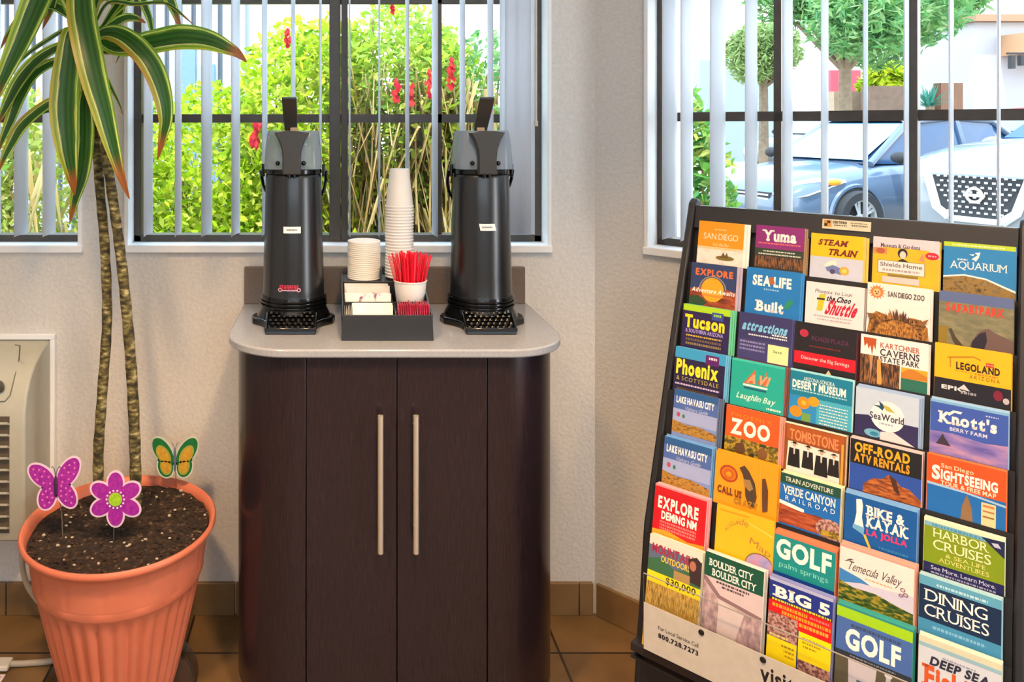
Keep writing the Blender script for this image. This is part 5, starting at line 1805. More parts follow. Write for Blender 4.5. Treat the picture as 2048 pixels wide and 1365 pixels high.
DES[4, 2] = ('#f0b414', [T('LEGOLAND', .29, .86, .33, .47, '#2a1e14', bold=2), R(.68, .26, .78, .34, '#c8321e'), G(.69, .77, .285, .025, '#f0a090'), P_([(.16, .27), (.20, .25), (.52, .17), (.62, .22), (.61, .24), (.52, .195), (.22, .275), (.22, .46), (.205, .46), (.205, .285)], '#b07a10'), G(.28, .5, .50, .015, '#c0841a'), G(.54, .84, .50, .03, '#e07a2a'),
              T('ARIZONA', .47, .86, .55, .62, '#7a5210', gap=.35), R(0, .70, 1, 1.1, '#1d1a24'), T('EPIC', .10, .42, .83, .91, '#d8d8dc', bold=2), P_([(.32, .86), (.40, .76), (.48, .88)], '#c8c8d0'), G(.36, .56, .90, .05, '#9a9aa4'), E_(.84, .86, .06, .10, '#7a1a34'), E_(.94, .94, .04, .06, '#b8b4b8')],
             'yellow and black brochure with a roof outline in the rightmost column', .007, (.001, .0), '#e0a81a')
DES[4, 3] = ('#3a58b4', [R(0, 0, 1, .05, '#7ab0dc'), T("Knott's", .12, .86, .20, .42, W_, bold=2, serif=True), P_([(.22, .24), (.30, .15), (.42, .15), (.40, .20), (.32, .19), (.25, .27)], W_), T('BERRY FARM', .26, .74, .48, .55, '#d0d4ec', bold=1), G(.72, .88, .12, .025, '#c0c8e4'), P_([(0, .62), (.3, .60), (.7, .66), (1, .62), (1, 1.1), (0, 1.1)], 'ph_dusk'),
              P_([(.08, .86), (.14, .72), (.17, .64), (.20, .72), (.28, .86)], '#3a3040')],
             'violet-blue brochure with big white script above a sunset in the rightmost column', .010, (.001, .004), '#9ac0e4')
DES[4, 4] = ('#1c68b8', [R(0, 0, 1, .56, '#e8521a'), P_([(0, .52), (.5, .55), (1, .62), (1, .66), (.5, .585), (0, .57)], '#9ac0e4'), T('San Diego', .18, .60, .12, .20, '#f4c8a8', bold=1), T('S', .06, .17, .18, .44, W_, bold=2), T('IGHTSEEING', .18, .90, .24, .42, W_, bold=2), T('TOUR & FREE MAP', .18, .88, .45, .53, '#f4dcc8', bold=1),
              P_([(.44, 1.1), (.46, .82), (.49, .70), (.52, .60), (.55, .70), (.58, .82), (.60, 1.1)], '#8a6a4a'), R(.70, .66, .88, 1.1, '#e0c89a'), R(.72, .70, .86, .74, '#d87a4a'), R(.72, .80, .86, .83, '#a8784a'), R(.72, .90, .86, .93, '#8a6a3a')],
             'orange SIGHTSEEING brochure in the rightmost column', .012, (.001, .003), '#f07a3a')
DES[4, 5] = ('#7a9410', [R(0, 0, 1, .08, '#d8e0c4'), R(0, .05, 1, .13, '#7ab0c8'), G(.1, .75, .07, .05, '#4a90b8'), P_([(.72, .06), (1, .04), (1, .34), (.86, .20)], '#1c2450'), P_([(.84, .12), (.92, .10), (.96, .18), (.88, .18)], '#b8bcd8'), T('HARBOR', .12, .80, .15, .31, '#f0eec0', serif=True), T('CRUISES', .12, .84, .35, .52, '#f0eec0', serif=True),
              T('& SEA LIFE', .28, .78, .56, .63, '#d8d880', serif=True), T('ADVENTURES', .20, .82, .66, .74, '#d8d880', serif=True), R(0, .80, 1, 1.1, '#1a1c52'), T('See More. Learn More.', .10, .90, .84, .91, '#c8c8e8', serif=True), G(.10, .90, .95, .03, '#9a9ac8')],
             'green HARBOR CRUISES brochure in the rightmost column', .014, (.001, .004), '#dfe4cc')
DES[4, 6] = ('#10294e', [R(0, 0, 1, .16, '#58a0c4'), G(.22, .84, .08, .04, '#b8dcec'), T('DINING', .08, .84, .22, .42, W_, serif=True), T('CRUISES', .07, .86, .48, .68, W_, serif=True), R(0, .76, 1, 1.1, '#3e8ab8'), G(.18, .82, .84, .05, '#7ab4d8')],
             'navy DINING CRUISES brochure in the rightmost column', .016, (.001, .004), '#a8ccd8')
DES[4, 7] = ('#c4cee0', [R(0, 0, 1, .14, '#c8ccb8'), R(0, .10, 1, .16, '#8ab4cc'), G(.3, .7, .24, .025, '#8a94b0'), T('DEEP SEA', .14, .86, .28, .42, '#2a2a40', bold=2, shear=.2), T('Fishing', .08, .92, .44, .80, '#c8582a', bold=2, serif=True), P_([(.16, .86), (.4, .82), (.9, 1.2), (.9, 2.2), (.1, 2.2)], '#5a7a9a'),
              P_([(0, 1.1), (1, 1.1), (1, 2.2), (0, 2.2)], '#3a6a9a')],
             'pale DEEP SEA Fishing brochure in the bottom right pocket', .014, (.001, .003), '#d0d4c4')

# measured pocket positions: left edge along the wall, top height, width (metres), per column and tier
POS = [[(.360, 1.189, .097), (.358, 1.0975, .096), (.355, 1.008, .098), (.353, .920, .103), (.366, .8395, .089), (.361, .747, .095), (.358, .659, .102), (.364, .5725, .102)],
       [(.481, 1.1905, .094), (.474, 1.1015, .103), (.471, 1.010, .1000), (.469, .920, .099), (.471, .8325, .098), (.4645, .749, .1115), (.479, .658, .101), (.4715, .580, .1025)],
       [(.587, 1.183, .093), (.587, 1.0865, .100), (.577, 1.0035, .105), (.578, .9225, .105), (.579, .8275, .101), (.581, .741, .098), (.581, .643, .098), (.584, .578, .099)],
       [(.696, 1.187, .105), (.693, 1.100, .098), (.689, 1.0045, .104), (.688, .9115, .096), (.687, .828, .106), (.686, .7405, .105), (.686, .6605, .106), (.689, .575, .106)],
       [(.808, 1.189, .103), (.805, 1.1005, .105), (.803, 1.011, .105), (.801, .917, .105), (.801, .8305, .104), (.801, .7335, .104), (.799, .6525, .104), (.803, .5735, .102)]]
HB = 0.228
for c in range(5):
    for k in range(8):
        base, els, label, th, (dx, dz), pc = DES[c, k]
        ys = (1.0, 0.97, 0.92, 0.86, 0.84)[c] if k < 7 else (1.0, 1.0, 0.95, 0.92, 0.9)[c]
        ys = {(3, 1): 1.0, (4, 1): 1.0, (3, 3): 0.95, (3, 0): 0.95, (4, 0): 0.96, (2, 3): 1.0}.get((c, k), ys)     # how tall the printed layout sits on the cover
        s0, zt, w = POS[c][k]
        q = 0.22 + 0.043 * k
        p = RK(s0, q, zt)
        root = thing('brochure_stack', label, 'brochure', p, WALL_ROT, 'brochures in the rack')
        # local frame: x along the rack, -y toward the viewer, z up, origin at the front top left corner
        b = MB()
        nl = max(2, int(th / 0.004))
        rnd = random.Random(c * 17 + k)
        nxt = POS[c + 1][k][0] if c < 4 else 0.9135
        dxx = max(0.0, min(dx, nxt - s0 - w - 0.0015))
        for i in range(nl):
            f = (i + 1) / nl
            y0 = 0.0007 + (th - 0.0007) * i / nl
            y1 = 0.0007 + (th - 0.0007) * (i + 1) / nl - 0.0002
            b.box(rnd.uniform(-.0012, 0.0004) + dxx * f * .3, y0, -HB, w + max(0.0006, dxx * f) + rnd.uniform(-.0005, .0005), y1, -0.0012 + dz * f + rnd.uniform(-.0008, .0012), 0, TM)
        b.build('leaflets_behind', ink(pc), root, smooth=0)
        b = MB()
        b.box(0, 0, -HB, w, 0.0006, 0, 0, TM)
        cov = b.build('cover', ink(base), root, smooth=0)
        pic, gre = MB(), MB()
        pm, gm = [], []
        y = -0.00012
        for e in els:
            y -= 0.00005
            ml = pm if e[0] == 'p' else gm if e[0] == 'g' else []
            col = {'p': 2, 't': 6, 'g': 5}[e[0]]
            if e[col] not in ml:
                ml.append(e[col])
            mi = ml.index(e[col])
            if e[0] == 'p':
                pts = [(min(max(a, 0), 1) * w, y, -min(max(t * ys, 0), HB / w) * w) for a, t in e[1]]
                pic.add(pts, [tuple(range(len(pts)))], mi, TM)
            elif e[0] == 't':
                kw = dict(e[7])
                txt, tm = MB(), []
                tm.append(e[6])
                mi = 0
                put_text(txt, e[1], e[2] * w, e[3] * w, -e[4] * w * ys, -e[5] * w * ys, y, mi, M=TM, **kw)
                txt.build('lettering', [ink(e[6])], cov, smooth=0, normals=False)
            else:
                x_ = e[1]
                while x_ < e[2]:
                    d_ = rnd.uniform(0.012, 0.05)
                    x1_ = min(e[2], x_ + d_)
                    ya, yb_ = -e[3] * w * ys, -(e[3] + e[4]) * w * ys
                    gre.add([(x_ * w, y, ya), (x1_ * w, y, ya), (x1_ * w, y, yb_), (x_ * w, y, yb_)], [(0, 1, 2, 3)], mi, TM)
                    x_ = x1_ + 0.012
        if pic.f:
            pic.build('picture', [ink(m) for m in pm], cov, smooth=0, normals=False)
        if gre.f:
            gre.build('small_print', [ink(m) for m in gm], cov, smooth=0, normals=False)
# ---------------------------------------------------------------- outdoors
GZ = -0.06
g = MB()
g.box(-14, BACK + 0.24, GZ - 0.1, 40, 45, GZ)
o = g.build('ground', ramp_mat('pale_ground', [(0.3, '#8c8478'), (0.6, '#9c9488'), (0.75, '#7e766a')], scale=1.2, rough=0.95, detail=8))
tag(o, 'pale sunlit ground and parking lot outside the windows', 'ground', kind='structure')

M_lf1 = translucent_mat('lime_leaves', '#8fc020', 0.4, island=['#80ac1c', '#b4d02c', '#d6d84a', '#94be26', '#e2e26a', '#5e901c'])
M_lf2 = translucent_mat('olive_leaves', '#9ab040', 0.4, island=['#a0b04c', '#d0c874', '#90b03c', '#dcd494', '#6c9a38', '#c0b474'])
M_lf1b = translucent_mat('pale_lime_leaves', '#a8c840', 0.4, island=['#96ba34', '#c0d44a', '#80ac3c', '#d8dc70', '#a8c060', '#64983a'])
M_lf3 = translucent_mat('soft_green_leaves', '#6aa860', 0.4, island=['#4e8a4e', '#74a468', '#94b47c', '#5c9468', '#80a858'])
M_lf4 = translucent_mat('dark_green_leaves', '#3a8a40', 0.35, island=['#3a7c3a', '#5c9444', '#8cac50', '#488656', '#b8b45a'])
M_dry = translucent_mat('dry_stalks', '#c8a468', 0.2, island=['#c4a468', '#e0cc98', '#d0b478', '#ece0b8', '#b89868', '#d4cc80'])
M_stem = mat('#8a7050', rough=0.9)
M_bloom = translucent_mat('red_blooms', '#d02418', 0.3, island=['#c02a34', '#d0443c', '#a82038'])


def leaves(mb, blobs, n, size, rnd, aspect=2.2, mi=0, hollow=0.35):
    tot = sum(a * b_ * c for (_, _, _, a, b_, c) in blobs)
    for (cx, cy, cz, a, b_, c) in blobs:
        for _ in range(int(n * a * b_ * c / tot)):
            while True:
                x, y, z = rnd.uniform(-1, 1), rnd.uniform(-1, 1), rnd.uniform(-1, 1)
                r2 = x * x + y * y + z * z
                if hollow < r2 < 1:
                    break
            p = Vector((cx + a * x, cy + b_ * y, cz + c * z))
            s_ = size * rnd.uniform(0.6, 1.4)
            d = Vector((rnd.gauss(0, 1), rnd.gauss(0, 1), rnd.gauss(-.2, .8))).normalized()
            e = d.cross(Vector((rnd.gauss(0, 1), rnd.gauss(0, 1), rnd.gauss(0, 1)))).normalized()
            l_, w_ = d * s_ * aspect / 2, e * s_ / 2
            mb.add([p - l_, p + w_ - l_ * .1, p + l_, p - w_ - l_ * .1], [(0, 1, 2, 3)], mi)


def bush(label, blobs, n, size, leafmat, seed, name='shrub', cat='shrub', flowers=(), stalks=0, base=None, group=None):
    rnd = random.Random(seed)
    cx = sum(b_[0] for b_ in blobs) / len(blobs)
    cy = sum(b_[1] for b_ in blobs) / len(blobs)
    root = thing(name, label, cat, (cx, cy, GZ), 0, group)
    L = [(b_[0] - cx, b_[1] - cy, b_[2] - GZ) + tuple(b_[3:]) for b_ in blobs]
    m = MB()
    leaves(m, L, n, size, rnd)
    lo = m.build('foliage', leafmat, root, smooth=0, normals=False)
    m = MB()
    for b_ in L:
        for _ in range(5):
            x, y = b_[0] + rnd.uniform(-.6, .6) * b_[3], b_[1] + rnd.uniform(-.6, .6) * b_[4]
            top = b_[2] + b_[5] * rnd.uniform(.2, .9)
            m.tube([(b_[0] + rnd.uniform(-.1, .1), b_[1], 0), (b_[0] * .5 + x * .5 + rnd.uniform(-.08, .08), b_[1] * .5 + y * .5, top * .5), (x, y, top)], [0.014, 0.010, 0.004], seg=5)
    m.build('branches', M_stem, root)
    if stalks:
        m = MB()
        for _ in range(stalks):
            b_ = rnd.choice(L)
            x, y = b_[0] + rnd.uniform(-.9, .9) * b_[3], b_[1] - b_[4] * rnd.uniform(.2, 1.0)
            z = rnd.uniform(0.12, 0.74) * (b_[2] + b_[5])
            h = rnd.uniform(.25, .6)
            dx_, w_ = rnd.uniform(-.16, .16), rnd.uniform(.0015, .0055)
            m.add([(x - w_, y, z - h / 2), (x + w_, y + .004, z - h / 2), (x + dx_ + w_ * .6, y + rnd.uniform(-.1, .1), z + h / 2), (x + dx_ - w_ * .6, y, z + h / 2)], [(0, 1, 2, 3)])
        st = m.build('dry_stalks', M_dry, root, smooth=0, normals=False)
        st['label'] = 'dry tan stalks'
    for (fu, fv, fY, fw, fh) in flowers:
        m = MB()
        p = at(fu, fv, fY)
        kx = fY / F
        for _ in range(16):
            t = rnd.uniform(-.5, .5)
            q = (p.x - cx + rnd.uniform(-.5, .5) * fw * kx * (1 - abs(t)), p.y - cy + rnd.uniform(-.02, .02), p.z - GZ + t * fh * kx)
            s_ = fw * kx * .35
            m.add([(q[0] - s_, q[1], q[2]), (q[0], q[1] - .01, q[2] - s_ * 1.6), (q[0] + s_, q[1], q[2]), (q[0], q[1] + .01, q[2] + s_ * 1.6)], [(0, 1, 2, 3)])
        fl_ = m.build('bloom', M_bloom, root, smooth=0, normals=False)
        fl_['label'] = 'red bloom'
    return root


bush('lime green shrub with red blooms outside, left of the left airpot', [(-0.62, 3.75, 1.02, .50, .45, .62), (-0.50, 3.9, .55, .55, .5, .55), (-0.88, 3.8, .75, .35, .4, .55)], 20000, .021, M_lf1, 1,
     flowers=((515, 250, 3.3, 14, 30), (508, 283, 3.3, 16, 26)), group='shrubs outside the window above the cabinet')
bush('tall lime green shrub outside behind the left airpot', [(-0.18, 3.85, 1.25, .42, .45, .72), (-0.15, 3.8, .60, .50, .5, .55), (-0.02, 3.95, 1.55, .30, .35, .45)], 21000, .021, M_lf1, 2,
     flowers=((576, 76, 3.4, 12, 34),), group='shrubs outside the window above the cabinet')
bush('olive shrub with dry stalks and long red blooms outside behind the cup stack', [(0.32, 3.85, 1.45, .40, .4, .62), (0.30, 3.80, .55, .42, .38, .40), (0.55, 3.95, 1.35, .30, .35, .60)], 15000, .021, M_lf1b, 3,
     flowers=((793, 185, 3.35, 14, 48), (822, 190, 3.35, 14, 44), (857, 168, 3.35, 12, 52), (902, 155, 3.4, 14, 44), (785, 14, 3.4, 10, 26)), stalks=1700, group='shrubs outside the window above the cabinet')
bush('sparse green shrub with bare twigs outside behind the right airpot', [(0.80, 3.9, 1.30, .36, .4, .62), (0.78, 3.8, .60, .42, .45, .5)], 6500, .021, M_lf3, 4, stalks=420,
     flowers=((903, 132, 3.4, 10, 30),), group='shrubs outside the window above the cabinet')
bush('tall yellow-green shrub outside the left-edge window', [(-1.95, 3.75, 1.15, .55, .5, .75), (-1.55, 3.7, .85, .45, .45, .7), (-2.4, 3.9, 1.1, .5, .5, .8)], 19000, .022, M_lf2, 5, stalks=260)
bush('green and yellow shrub close outside the right window, at its left side', [(1.60, 3.30, 1.02, .15, .18, .40), (1.62, 3.32, .55, .20, .22, .5), (1.58, 3.4, 1.38, .10, .12, .24)], 3600, .028, M_lf4, 6)

# building with ribbed white siding behind the shrubs
M_side = mat('#98a0ac', rough=0.6, name='white_ribbed_siding')
bd = thing('white_building', 'white building with ribbed metal siding behind the left shrubs', 'building', (-3.0, 9.0, GZ))
m = MB()
x_ = -4.6
while x_ < 1.85:
    m.box(x_, 0, 0, x_ + 0.10, .3, 4.6)
    m.box(x_ + 0.10, 0.12, 0, x_ + 0.16, .3, 4.6)
    x_ += 0.16
m.build('siding', M_side, bd, smooth=0)
m = MB()
m.box(-4.6, 0.3, 0, 1.9, 3.0, 4.6)
m.build('block', M_side, bd)
for (a, c, z0, z1) in ((1.15, 1.32, 0.2, 2.5), (1.40, 1.55, 0.2, 2.2)):
    m = MB()
    m.box(a, -0.04, z0, c, 0.0, z1)
    m.build('window', mat('#5a7a9a', rough=0.3), bd)

# cars ------------------------------------------------------------------------
M_tyre = mat('#2b2d31', rough=0.8)
M_rim = mat('#d8dce2', rough=0.3, metal=0.5)
M_cglass = mat('#22456a', rough=0.08, name='blue_car_glass', var=0.1, scale=2)
M_wsglass = mat('#7f9cae', rough=0.08, name='windscreen_sky_tint', var=0.1, scale=2)  # sky reflection put into the pale glass colour
M_lamp = mat('#e8ecf0', rough=0.15)
M_amber = mat('#f09a2a', rough=0.3)


def wheel(root, x, y, r, w, side):
    m = MB()
    Mw = Matrix.Translation((x, y, r)) @ Matrix.Rotation(PI / 2 * side, 4, 'X')
    m.lathe([(r * .66, -w / 2), (r * .94, -w / 2), (r, -w * .3), (r, w * .3), (r * .94, w / 2), (r * .66, w / 2)], seg=36, M=Mw, cap=False)
    wh = m.build('wheel', M_tyre, root)
    m = MB()
    m.lathe([(r * .66, -w * .3), (r * .68, w * .45), (r * .62, w * .42), (r * .6, 0.0)], seg=36, M=Mw, cap=False)
    m.lathe([(0.001, w * .30), (r * .16, w * .32), (r * .17, w * .2)], seg=20, M=Mw, cap=False)
    for i in range(10):
        a = 2 * PI * (i // 2) / 5 + (0.14 if i % 2 else -0.14)
        c, s_ = math.cos(a), math.sin(a)
        v = []
        for (rr, hw) in ((r * .12, r * .045), (r * .64, r * .06)):
            for sg_ in (-1, 1):
                v.append((rr * c - sg_ * hw * s_, rr * s_ + sg_ * hw * c, w * .30 if rr < r * .3 else w * .38))
        m.add([v[0], v[1], v[3], v[2]], [(0, 1, 2, 3)], 0, Mw)
    m.build('hubcap', M_rim, wh, normals=False)
    return wh


def car_body(root, secs, paint, mi=0):
    """secs: (x, half width, z bottom, z shoulder, z top at the centre line)"""
    rings = []
    for (x, hw, zb, zs, zt) in secs:
        zm = zb + (zs - zb) * .55
        half = [(hw * .86, zb), (hw * .97, zb + (zs - zb) * .14), (hw * 1.0, zm), (hw * .985, zs - (zs - zb) * .12), (hw * .93, zs), (hw * .62, zs + (zt - zs) * .75), (0, zt)]
        ring = [(x, y, z) for y, z in half] + [(x, -y, z) for y, z in half[-2::-1]]
        rings.append(ring)
    m = MB()
    m.loft(rings)
    return m.build('car_body', paint, root, smooth=50)


def car(name, label, cat, loc, heading, paint, kind):
    root = thing(name, label, cat, loc, heading)
    if kind == 'sedan':
        L, hw, r = 4.75, 0.90, 0.335
        secs = [(2.34, .62, .30, .52, .54), (2.28, .76, .24, .62, .66), (2.10, .84, .20, .72, .79), (1.8, .88, .20, .80, .90), (1.3, .90, .22, .88, .98), (.8, .90, .22, .93, 1.03),
                (0.2, .905, .20, .96, 1.04), (-.8, .905, .20, .98, 1.04), (-1.6, .89, .22, .99, 1.05), (-2.1, .85, .26, .98, 1.06), (-2.38, .74, .34, .90, .96)]
        car_body(root, secs, paint)
        cab_ = [(1.02, .74, 1.0, .74), (0.25, .76, 1.50, .60), (-0.5, .76, 1.57, .60), (-1.2, .75, 1.53, .58), (-2.0, .70, 1.06, .56)]
        wheels = ((1.40, r), (-1.40, r))
    else:
        L, hw, r = 4.7, 0.93, 0.36
        secs = [(2.32, .50, .34, .80, .84), (2.24, .64, .26, .92, 1.0), (2.05, .79, .24, 1.02, 1.12), (1.7, .90, .24, 1.08, 1.20), (1.1, .93, .26, 1.12, 1.26), (0.2, .935, .24, 1.12, 1.26), (-1.0, .935, .24, 1.12, 1.18),
                (-1.6, .91, .28, 1.14, 1.2), (-1.85, .82, .36, 1.10, 1.16)]
        car_body(root, secs, paint)
        cab_ = [(0.55, .80, 1.24, .80), (-0.2, .82, 1.68, .66), (-0.6, .82, 1.74, .66), (-1.4, .80, 1.70, .62), (-1.8, .76, 1.18, .70)]
        wheels = ((1.40, r), (-1.2, r))
    zb = 1.0 if kind == 'sedan' else 1.10
    # greenhouse: side glass and screens, then roof and pillars in body paint
    rings = []
    for (x, wb_, zt, wt) in cab_:
        rings.append([(x, wb_, zb - .02), (x, wt, zt), (x, -wt, zt), (x, -wb_, zb - .02)])
    m = MB()
    m.loft(rings)
    gh = m.build('side_windows', M_cglass, root, smooth=0)
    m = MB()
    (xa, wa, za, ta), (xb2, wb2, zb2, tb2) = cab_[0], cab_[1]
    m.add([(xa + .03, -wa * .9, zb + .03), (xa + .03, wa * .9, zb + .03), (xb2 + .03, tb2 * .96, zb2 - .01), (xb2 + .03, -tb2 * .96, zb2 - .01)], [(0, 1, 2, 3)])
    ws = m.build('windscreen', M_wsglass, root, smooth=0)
    m = MB()
    rr = [[(x, wt + .03, zt - .03), (x, wt * .8, zt + .045), (x, 0, zt + .06), (x, -wt * .8, zt + .045), (x, -wt - .03, zt - .03)] for (x, wb_, zt, wt) in cab_[1:4]]
    m.loft(rr, closed=False)
    for sy in (-1, 1):
        for i in range(len(cab_) - 1):
            (x0_, w0_, z0_, t0_), (x1_, w1_, z1_, t1_) = cab_[i], cab_[i + 1]
            m.tube([(x0_, sy * (t0_ if i else w0_) * 1.0, z0_ if i else zb - .02), (x1_, sy * (t1_ if i < len(cab_) - 2 else w1_), z1_ if i < len(cab_) - 2 else zb - .02)], 0.045, seg=8)
        for xx in (-0.55,):
            m.tube([(xx, sy * .765, zb), (xx, sy * .61, 1.55 if kind == 'sedan' else 1.7)], 0.04, seg=6)
    m.build('roof', paint, root, smooth=50)
    for (x, rr_) in wheels:
        for sy in (-1, 1):
            m = MB()
            m.torus((x, sy * (hw - .012), rr_), rr_ + .055, .03, seg=36, sub=6, axis='y')
            m.build('wheel_arch', M_tyre if kind == 'suv' else paint, root)
            m = MB()
            m.lathe([(0.001, 0), (rr_ + .05, 0)], seg=36, M=Matrix.Translation((x, sy * (hw + .003), rr_)) @ Matrix.Rotation(PI / 2, 4, 'X'), cap=False)
            m.build('wheel_well', M_tyre, root, normals=False)
            wheel(root, x, sy * (hw - .02), rr_, .20, -sy)
    for sy in (-1, 1):
        m = MB()
        m.ball((cab_[0][0] - .18, sy * (hw + .08), zb + .07), .07, .11, .075)
        m.build('wing_mirror', paint if kind == 'suv' else M_tyre, root)
    return root


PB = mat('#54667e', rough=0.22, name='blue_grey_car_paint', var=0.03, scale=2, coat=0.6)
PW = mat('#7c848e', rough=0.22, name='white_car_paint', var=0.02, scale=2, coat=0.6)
SED = Vector((7.52, 10.39, GZ))
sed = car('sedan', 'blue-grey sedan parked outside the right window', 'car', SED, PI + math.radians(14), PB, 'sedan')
for sy in (-1, 1):
    m = MB()
    v = [(2.10, sy * .845, .60), (2.26, sy * .70, .56), (2.29, sy * .52, .60), (2.22, sy * .56, .72), (1.95, sy * .80, .82), (1.62, sy * .885, .80), (1.60, sy * .895, .76)]
    out = [(x + .012, y * 1.012 + sy * .01, z + .012) for x, y, z in v]
    m.add(out + [(x - .2, y * .9, z) for x, y, z in v], [tuple(range(7))] + [(i, (i + 1) % 7, 7 + (i + 1) % 7, 7 + i) for i in range(7)])
    hl = m.build('headlight', M_lamp, sed)
    m = MB()
    m.ball((1.74, sy * .895, .775), .13, .022, .04)
    m.build('amber_marker', M_amber, hl)
m = MB()
for i in range(4):
    m.box(2.27 - .015 * abs(i - 1.5), -.50, .44 + .05 * i, 2.335, .50, .46 + .05 * i)
m.build('front_grille', M_rim, sed)
m = MB()
m.box(2.25, -.52, .42, 2.325, .52, .63)
m.build('grille_opening', M_tyre, sed)

SUV = Vector((8.02, 7.55, GZ + .10))
HD = math.atan2(-.32, -.95)
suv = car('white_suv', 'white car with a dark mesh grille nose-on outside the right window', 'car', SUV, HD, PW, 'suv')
m = MB()
gv = [(2.335, -.37, .90), (2.335, .37, .90), (2.345, .29, .60), (2.345, .20, .54), (2.345, -.20, .54), (2.345, -.29, .60)]
m.add(gv + [(x - .2, y, z) for x, y, z in gv], [tuple(range(6))] + [(i, (i + 1) % 6, 6 + (i + 1) % 6, 6 + i) for i in range(6)])
gr = m.build('front_grille', M_tyre, suv)
m = MB()
rnd = random.Random(8)
for i in range(9):
    for j in range(15):
        y, z = -.43 + .061 * j + (.03 if i % 2 else 0), .53 + .046 * i
        if z > .56 and abs(y) < .22 + (z - .56) * .40:
            m.box(2.345, y - .013, z - .009, 2.352, y + .013, z + .009)
m.build('grille_mesh', M_rim, gr)
m = MB()
m.torus((2.362, 0, .735), .062, .013, seg=28, sub=6, axis='x')
m.box(2.352, -.082, .722, 2.375, .082, .748)
m.build('emblem', mat('#f0f2f4', rough=0.2, metal=0.3), gr)
m = MB()
for sy in (-1, 1):
    m.tube([(2.335, sy * .42, .94), (2.355, sy * .32, .60), (2.35, sy * .21, .51)], .04, seg=6)
m.tube([(2.352, -.21, .51), (2.352, .21, .51)], .03, seg=6)
m.tube([(2.335, -.42, .94), (2.345, .42, .94)], .022, seg=6)
m.build('chrome_surround', M_rim, gr)
for sy in (-1, 1):
    m = MB()
    v = [(2.28, sy * .48, .90), (2.26, sy * .50, .78), (2.10, sy * .74, .80), (1.80, sy * .88, .90), (1.74, sy * .89, .96), (2.08, sy * .76, .96)]
    m.add([(x + .015, y + sy * .012, z) for x, y, z in v] + [(x - .2, y * .88, z) for x, y, z in v], [tuple(range(6))] + [(i, (i + 1) % 6, 6 + (i + 1) % 6, 6 + i) for i in range(6)])
    m.build('headlight', M_lamp, suv)

# trees across the lot
M_trunk = mat('#7a6a58', rough=0.9, scale=12, var=0.2)


def tree(label, u, vtop, vcrown, vbase, Y, wpx, n, leafmat, seed, size=.16, lean=0.0):
    rnd = random.Random(seed)
    k = Y / F
    base, top, cb = at(u, vbase, Y), at(u, vtop, Y), at(u, vcrown, Y)
    root = thing('tree', label, 'tree', (base.x, Y, GZ))
    H = top.z - GZ
    c0 = cb.z - GZ
    W = wpx * k / 2
    m = MB()
    m.tube([(0, 0, 0), (lean * .4, 0, c0 * .6), (lean, 0, c0), (lean * 1.2, 0, c0 + (H - c0) * .5)], [.14, .12, .11, .05], seg=9)
    for i in range(7):
        a = 2 * PI * i / 7
        m.tube([(lean, 0, c0 * .95), (lean + math.cos(a) * W * .4, math.sin(a) * W * .4, c0 + (H - c0) * rnd.uniform(.1, .4)), (lean + math.cos(a) * W * .8, math.sin(a) * W * .8, c0 + (H - c0) * rnd.uniform(.2, .7))], [.07, .05, .015], seg=6)
    m.build('trunk', M_trunk, root)
    blobs = []
    for i in range(11):
        a, rr = rnd.uniform(0, 2 * PI), rnd.uniform(.0, .65)
        blobs.append((lean + W * rr * math.cos(a), W * rr * math.sin(a), c0 + (H - c0) * rnd.uniform(.22, .8), W * .48, W * .48, (H - c0) * .26))
    m = MB()
    leaves(m, blobs, n, size, rnd, hollow=.05, aspect=4.0)
    m.build('foliage', leafmat, root, smooth=0, normals=False)


tree('large green tree with a pale trunk beyond the cars', 1690, -190, 130, 222, 15.4, 400, 26000, M_lf3, 41, .055)
tree('small pale green tree left of the large tree across the lot', 1527, 40, 165, 225, 21.0, 160, 8000, translucent_mat('pale_leaves', '#b0d080', .4, island=['#80a060', '#a0b47c', '#709250', '#b0bc88']), 42, .06)
tree('dark green tree at the upper right beyond the white building', 1850, -160, 60, 215, 24.0, 240, 3600, M_lf3, 43, .14)


def far_box(name, label, cat, u0, u1, v0, v1, Y, depth, m, roof=None):
    a, c = at(u0, v0, Y), at(u1, v1, Y)
    root = thing(name, label, cat, ((a.x + c.x) / 2, Y, GZ))
    mb = MB()
    w = (c.x - a.x) / 2
    mb.box(-w, 0, 0, w, depth, a.z - GZ)
    mb.build('wall_block', m, root)
    if roof:
        mb = MB()
        mb.box(-w - .2, -.3, a.z - GZ, w + .2, depth + .2, a.z - GZ + .18)
        mb.build('roof', roof, root)
    return root


fb = far_box('white_truck_body', 'white box building with dark hanging lanterns at the right edge', 'building', 1948, 2120, 45, 215, 20.0, 3.0, mat('#a4a6ac', rough=0.6), mat('#8c6e54', rough=0.7))
m = MB()
m.box(-0.45, -.9, 3.30, 1.2, 0.0, 3.85)
m.build('awning', mat('#b88f6c', rough=0.7), fb)
m = MB()
m.box(-1.15, -1.0, 3.26, 1.15, -.96, 3.31)
m.build('lantern_rail', M_tyre, fb)
for i in range(9):
    m = MB()
    m.box(-1.08 + i * .24, -1.04, 2.90 + .08 * (i % 3), -.98 + i * .24, -.93, 3.24)
    m.build('lantern', M_tyre, fb)
fb.name = 'white_building'
far_box('pale_building', 'pale blue-grey low building behind the small tree', 'building', 1400, 1585, 120, 222, 30.0, 4.0, mat('#8696a6', rough=0.6))
far_box('block_wall', 'brown block wall below the yellow bush', 'wall', 1742, 1832, 172, 225, 16.0, .3, mat('#7c685c', rough=0.9, var=0.15, scale=8))
far_box('low_wall', 'tan low wall beside the tree trunk', 'wall', 1668, 1738, 183, 225, 16.6, .3, mat('#a8937e', rough=0.9, var=0.1, scale=8))
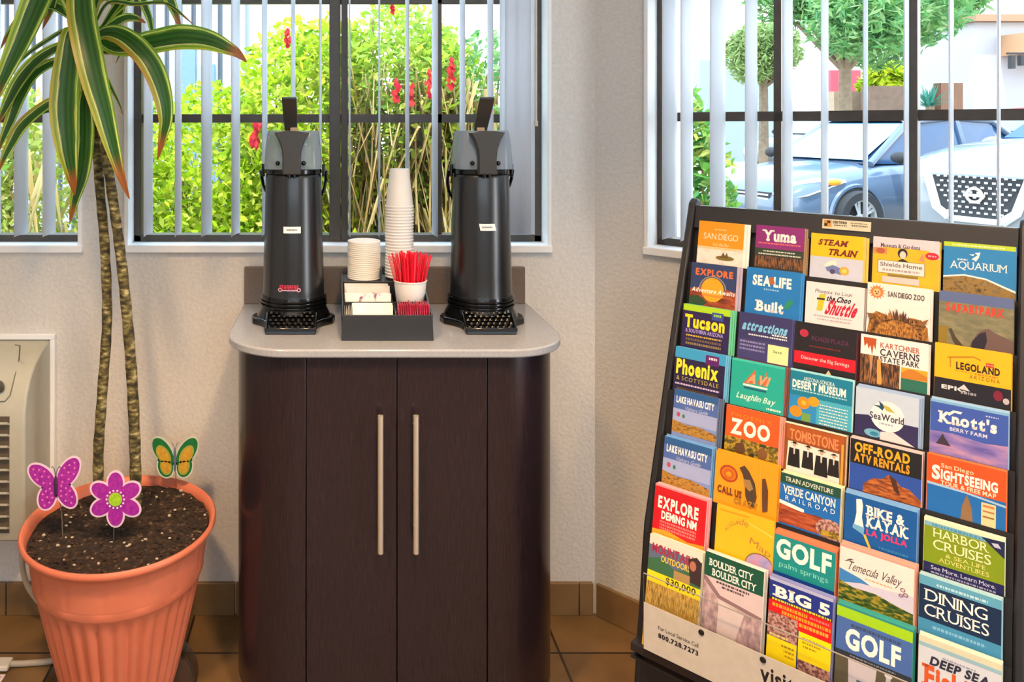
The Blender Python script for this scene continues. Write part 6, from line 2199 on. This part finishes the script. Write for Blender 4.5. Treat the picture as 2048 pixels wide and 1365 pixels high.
far_box('wood_fence', 'brown upright board fence beyond the spiky plant', 'fence', 1882, 1926, 166, 225, 15.5, .2, mat('#6a4c3c', rough=0.9, var=0.3, scale=14, stretch=(8, 1, .2)))
far_box('red_sign', 'red panel far behind the tree trunk', 'panel', 1662, 1722, 140, 158, 26.0, .3, mat('#c8485a', rough=0.6))
bl = [at(1775, 152, 17.2)]
bush('bright yellow-green bush above the brown block wall', [(bl[0].x, 17.2, bl[0].z, .50, .4, .32), (bl[0].x - .2, 17.2, bl[0].z - .4, .4, .4, .5)], 1800, .12, M_lf1, 61, name='bush', cat='bush')
yp = at(1858, 215, 14.8)
yr = thing('agave', 'spiky blue-green plant between the block wall and the board fence', 'plant', (yp.x, 14.8, GZ))
m = MB()
rnd = random.Random(77)
for i in range(46):
    a, e = rnd.uniform(0, 2 * PI), rnd.uniform(.15, 1.35)
    L_ = rnd.uniform(.38, .55)
    d = Vector((math.cos(a) * math.cos(e), math.sin(a) * math.cos(e), math.sin(e)))
    sd = d.cross(Vector((0, 0, 1))).normalized() * .028
    c_ = Vector((0, 0, 1.82))
    m.add([c_ - sd, c_ + sd, c_ + d * L_ * .6 + sd * .7, c_ + d * L_, c_ + d * L_ * .6 - sd * .7], [(0, 1, 2, 3, 4)])
m.build('spikes', mat('#3a8a7a', rough=0.6, var=0.3), yr, smooth=0, normals=False)
m = MB()
m.tube([(0, 0, 0), (0.02, 0, 1.85)], [.09, .07], seg=8)
m.build('stem', M_trunk, yr)
rc = at(1965, 215, 18.0)
car('red_car', 'red car far across the lot at the right', 'car', (rc.x + 1.2, 18.0, GZ + .30), PI + .1, mat('#c83a50', rough=0.3, coat=.4), 'sedan')
wc = at(1625, 205, 22.0)
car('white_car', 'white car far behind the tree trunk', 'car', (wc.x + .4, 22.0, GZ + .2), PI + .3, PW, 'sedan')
# brick pier outside the left end of the right window
pr = MB()
pr.box(-0.030, 0.66, 0, -0.008, 0.76, 2.6)
o = pr.build('trim_1', ramp_mat('pink_brick', [(0.35, '#d8c4c4'), (0.6, '#e8dede'), (0.75, '#b89a98')], scale=14, stretch=(1, 1, 4), rough=0.9))
o.matrix_world = WALL_M
tag(o, 'thin pale brick pier outside the right window', 'pier', kind='structure')
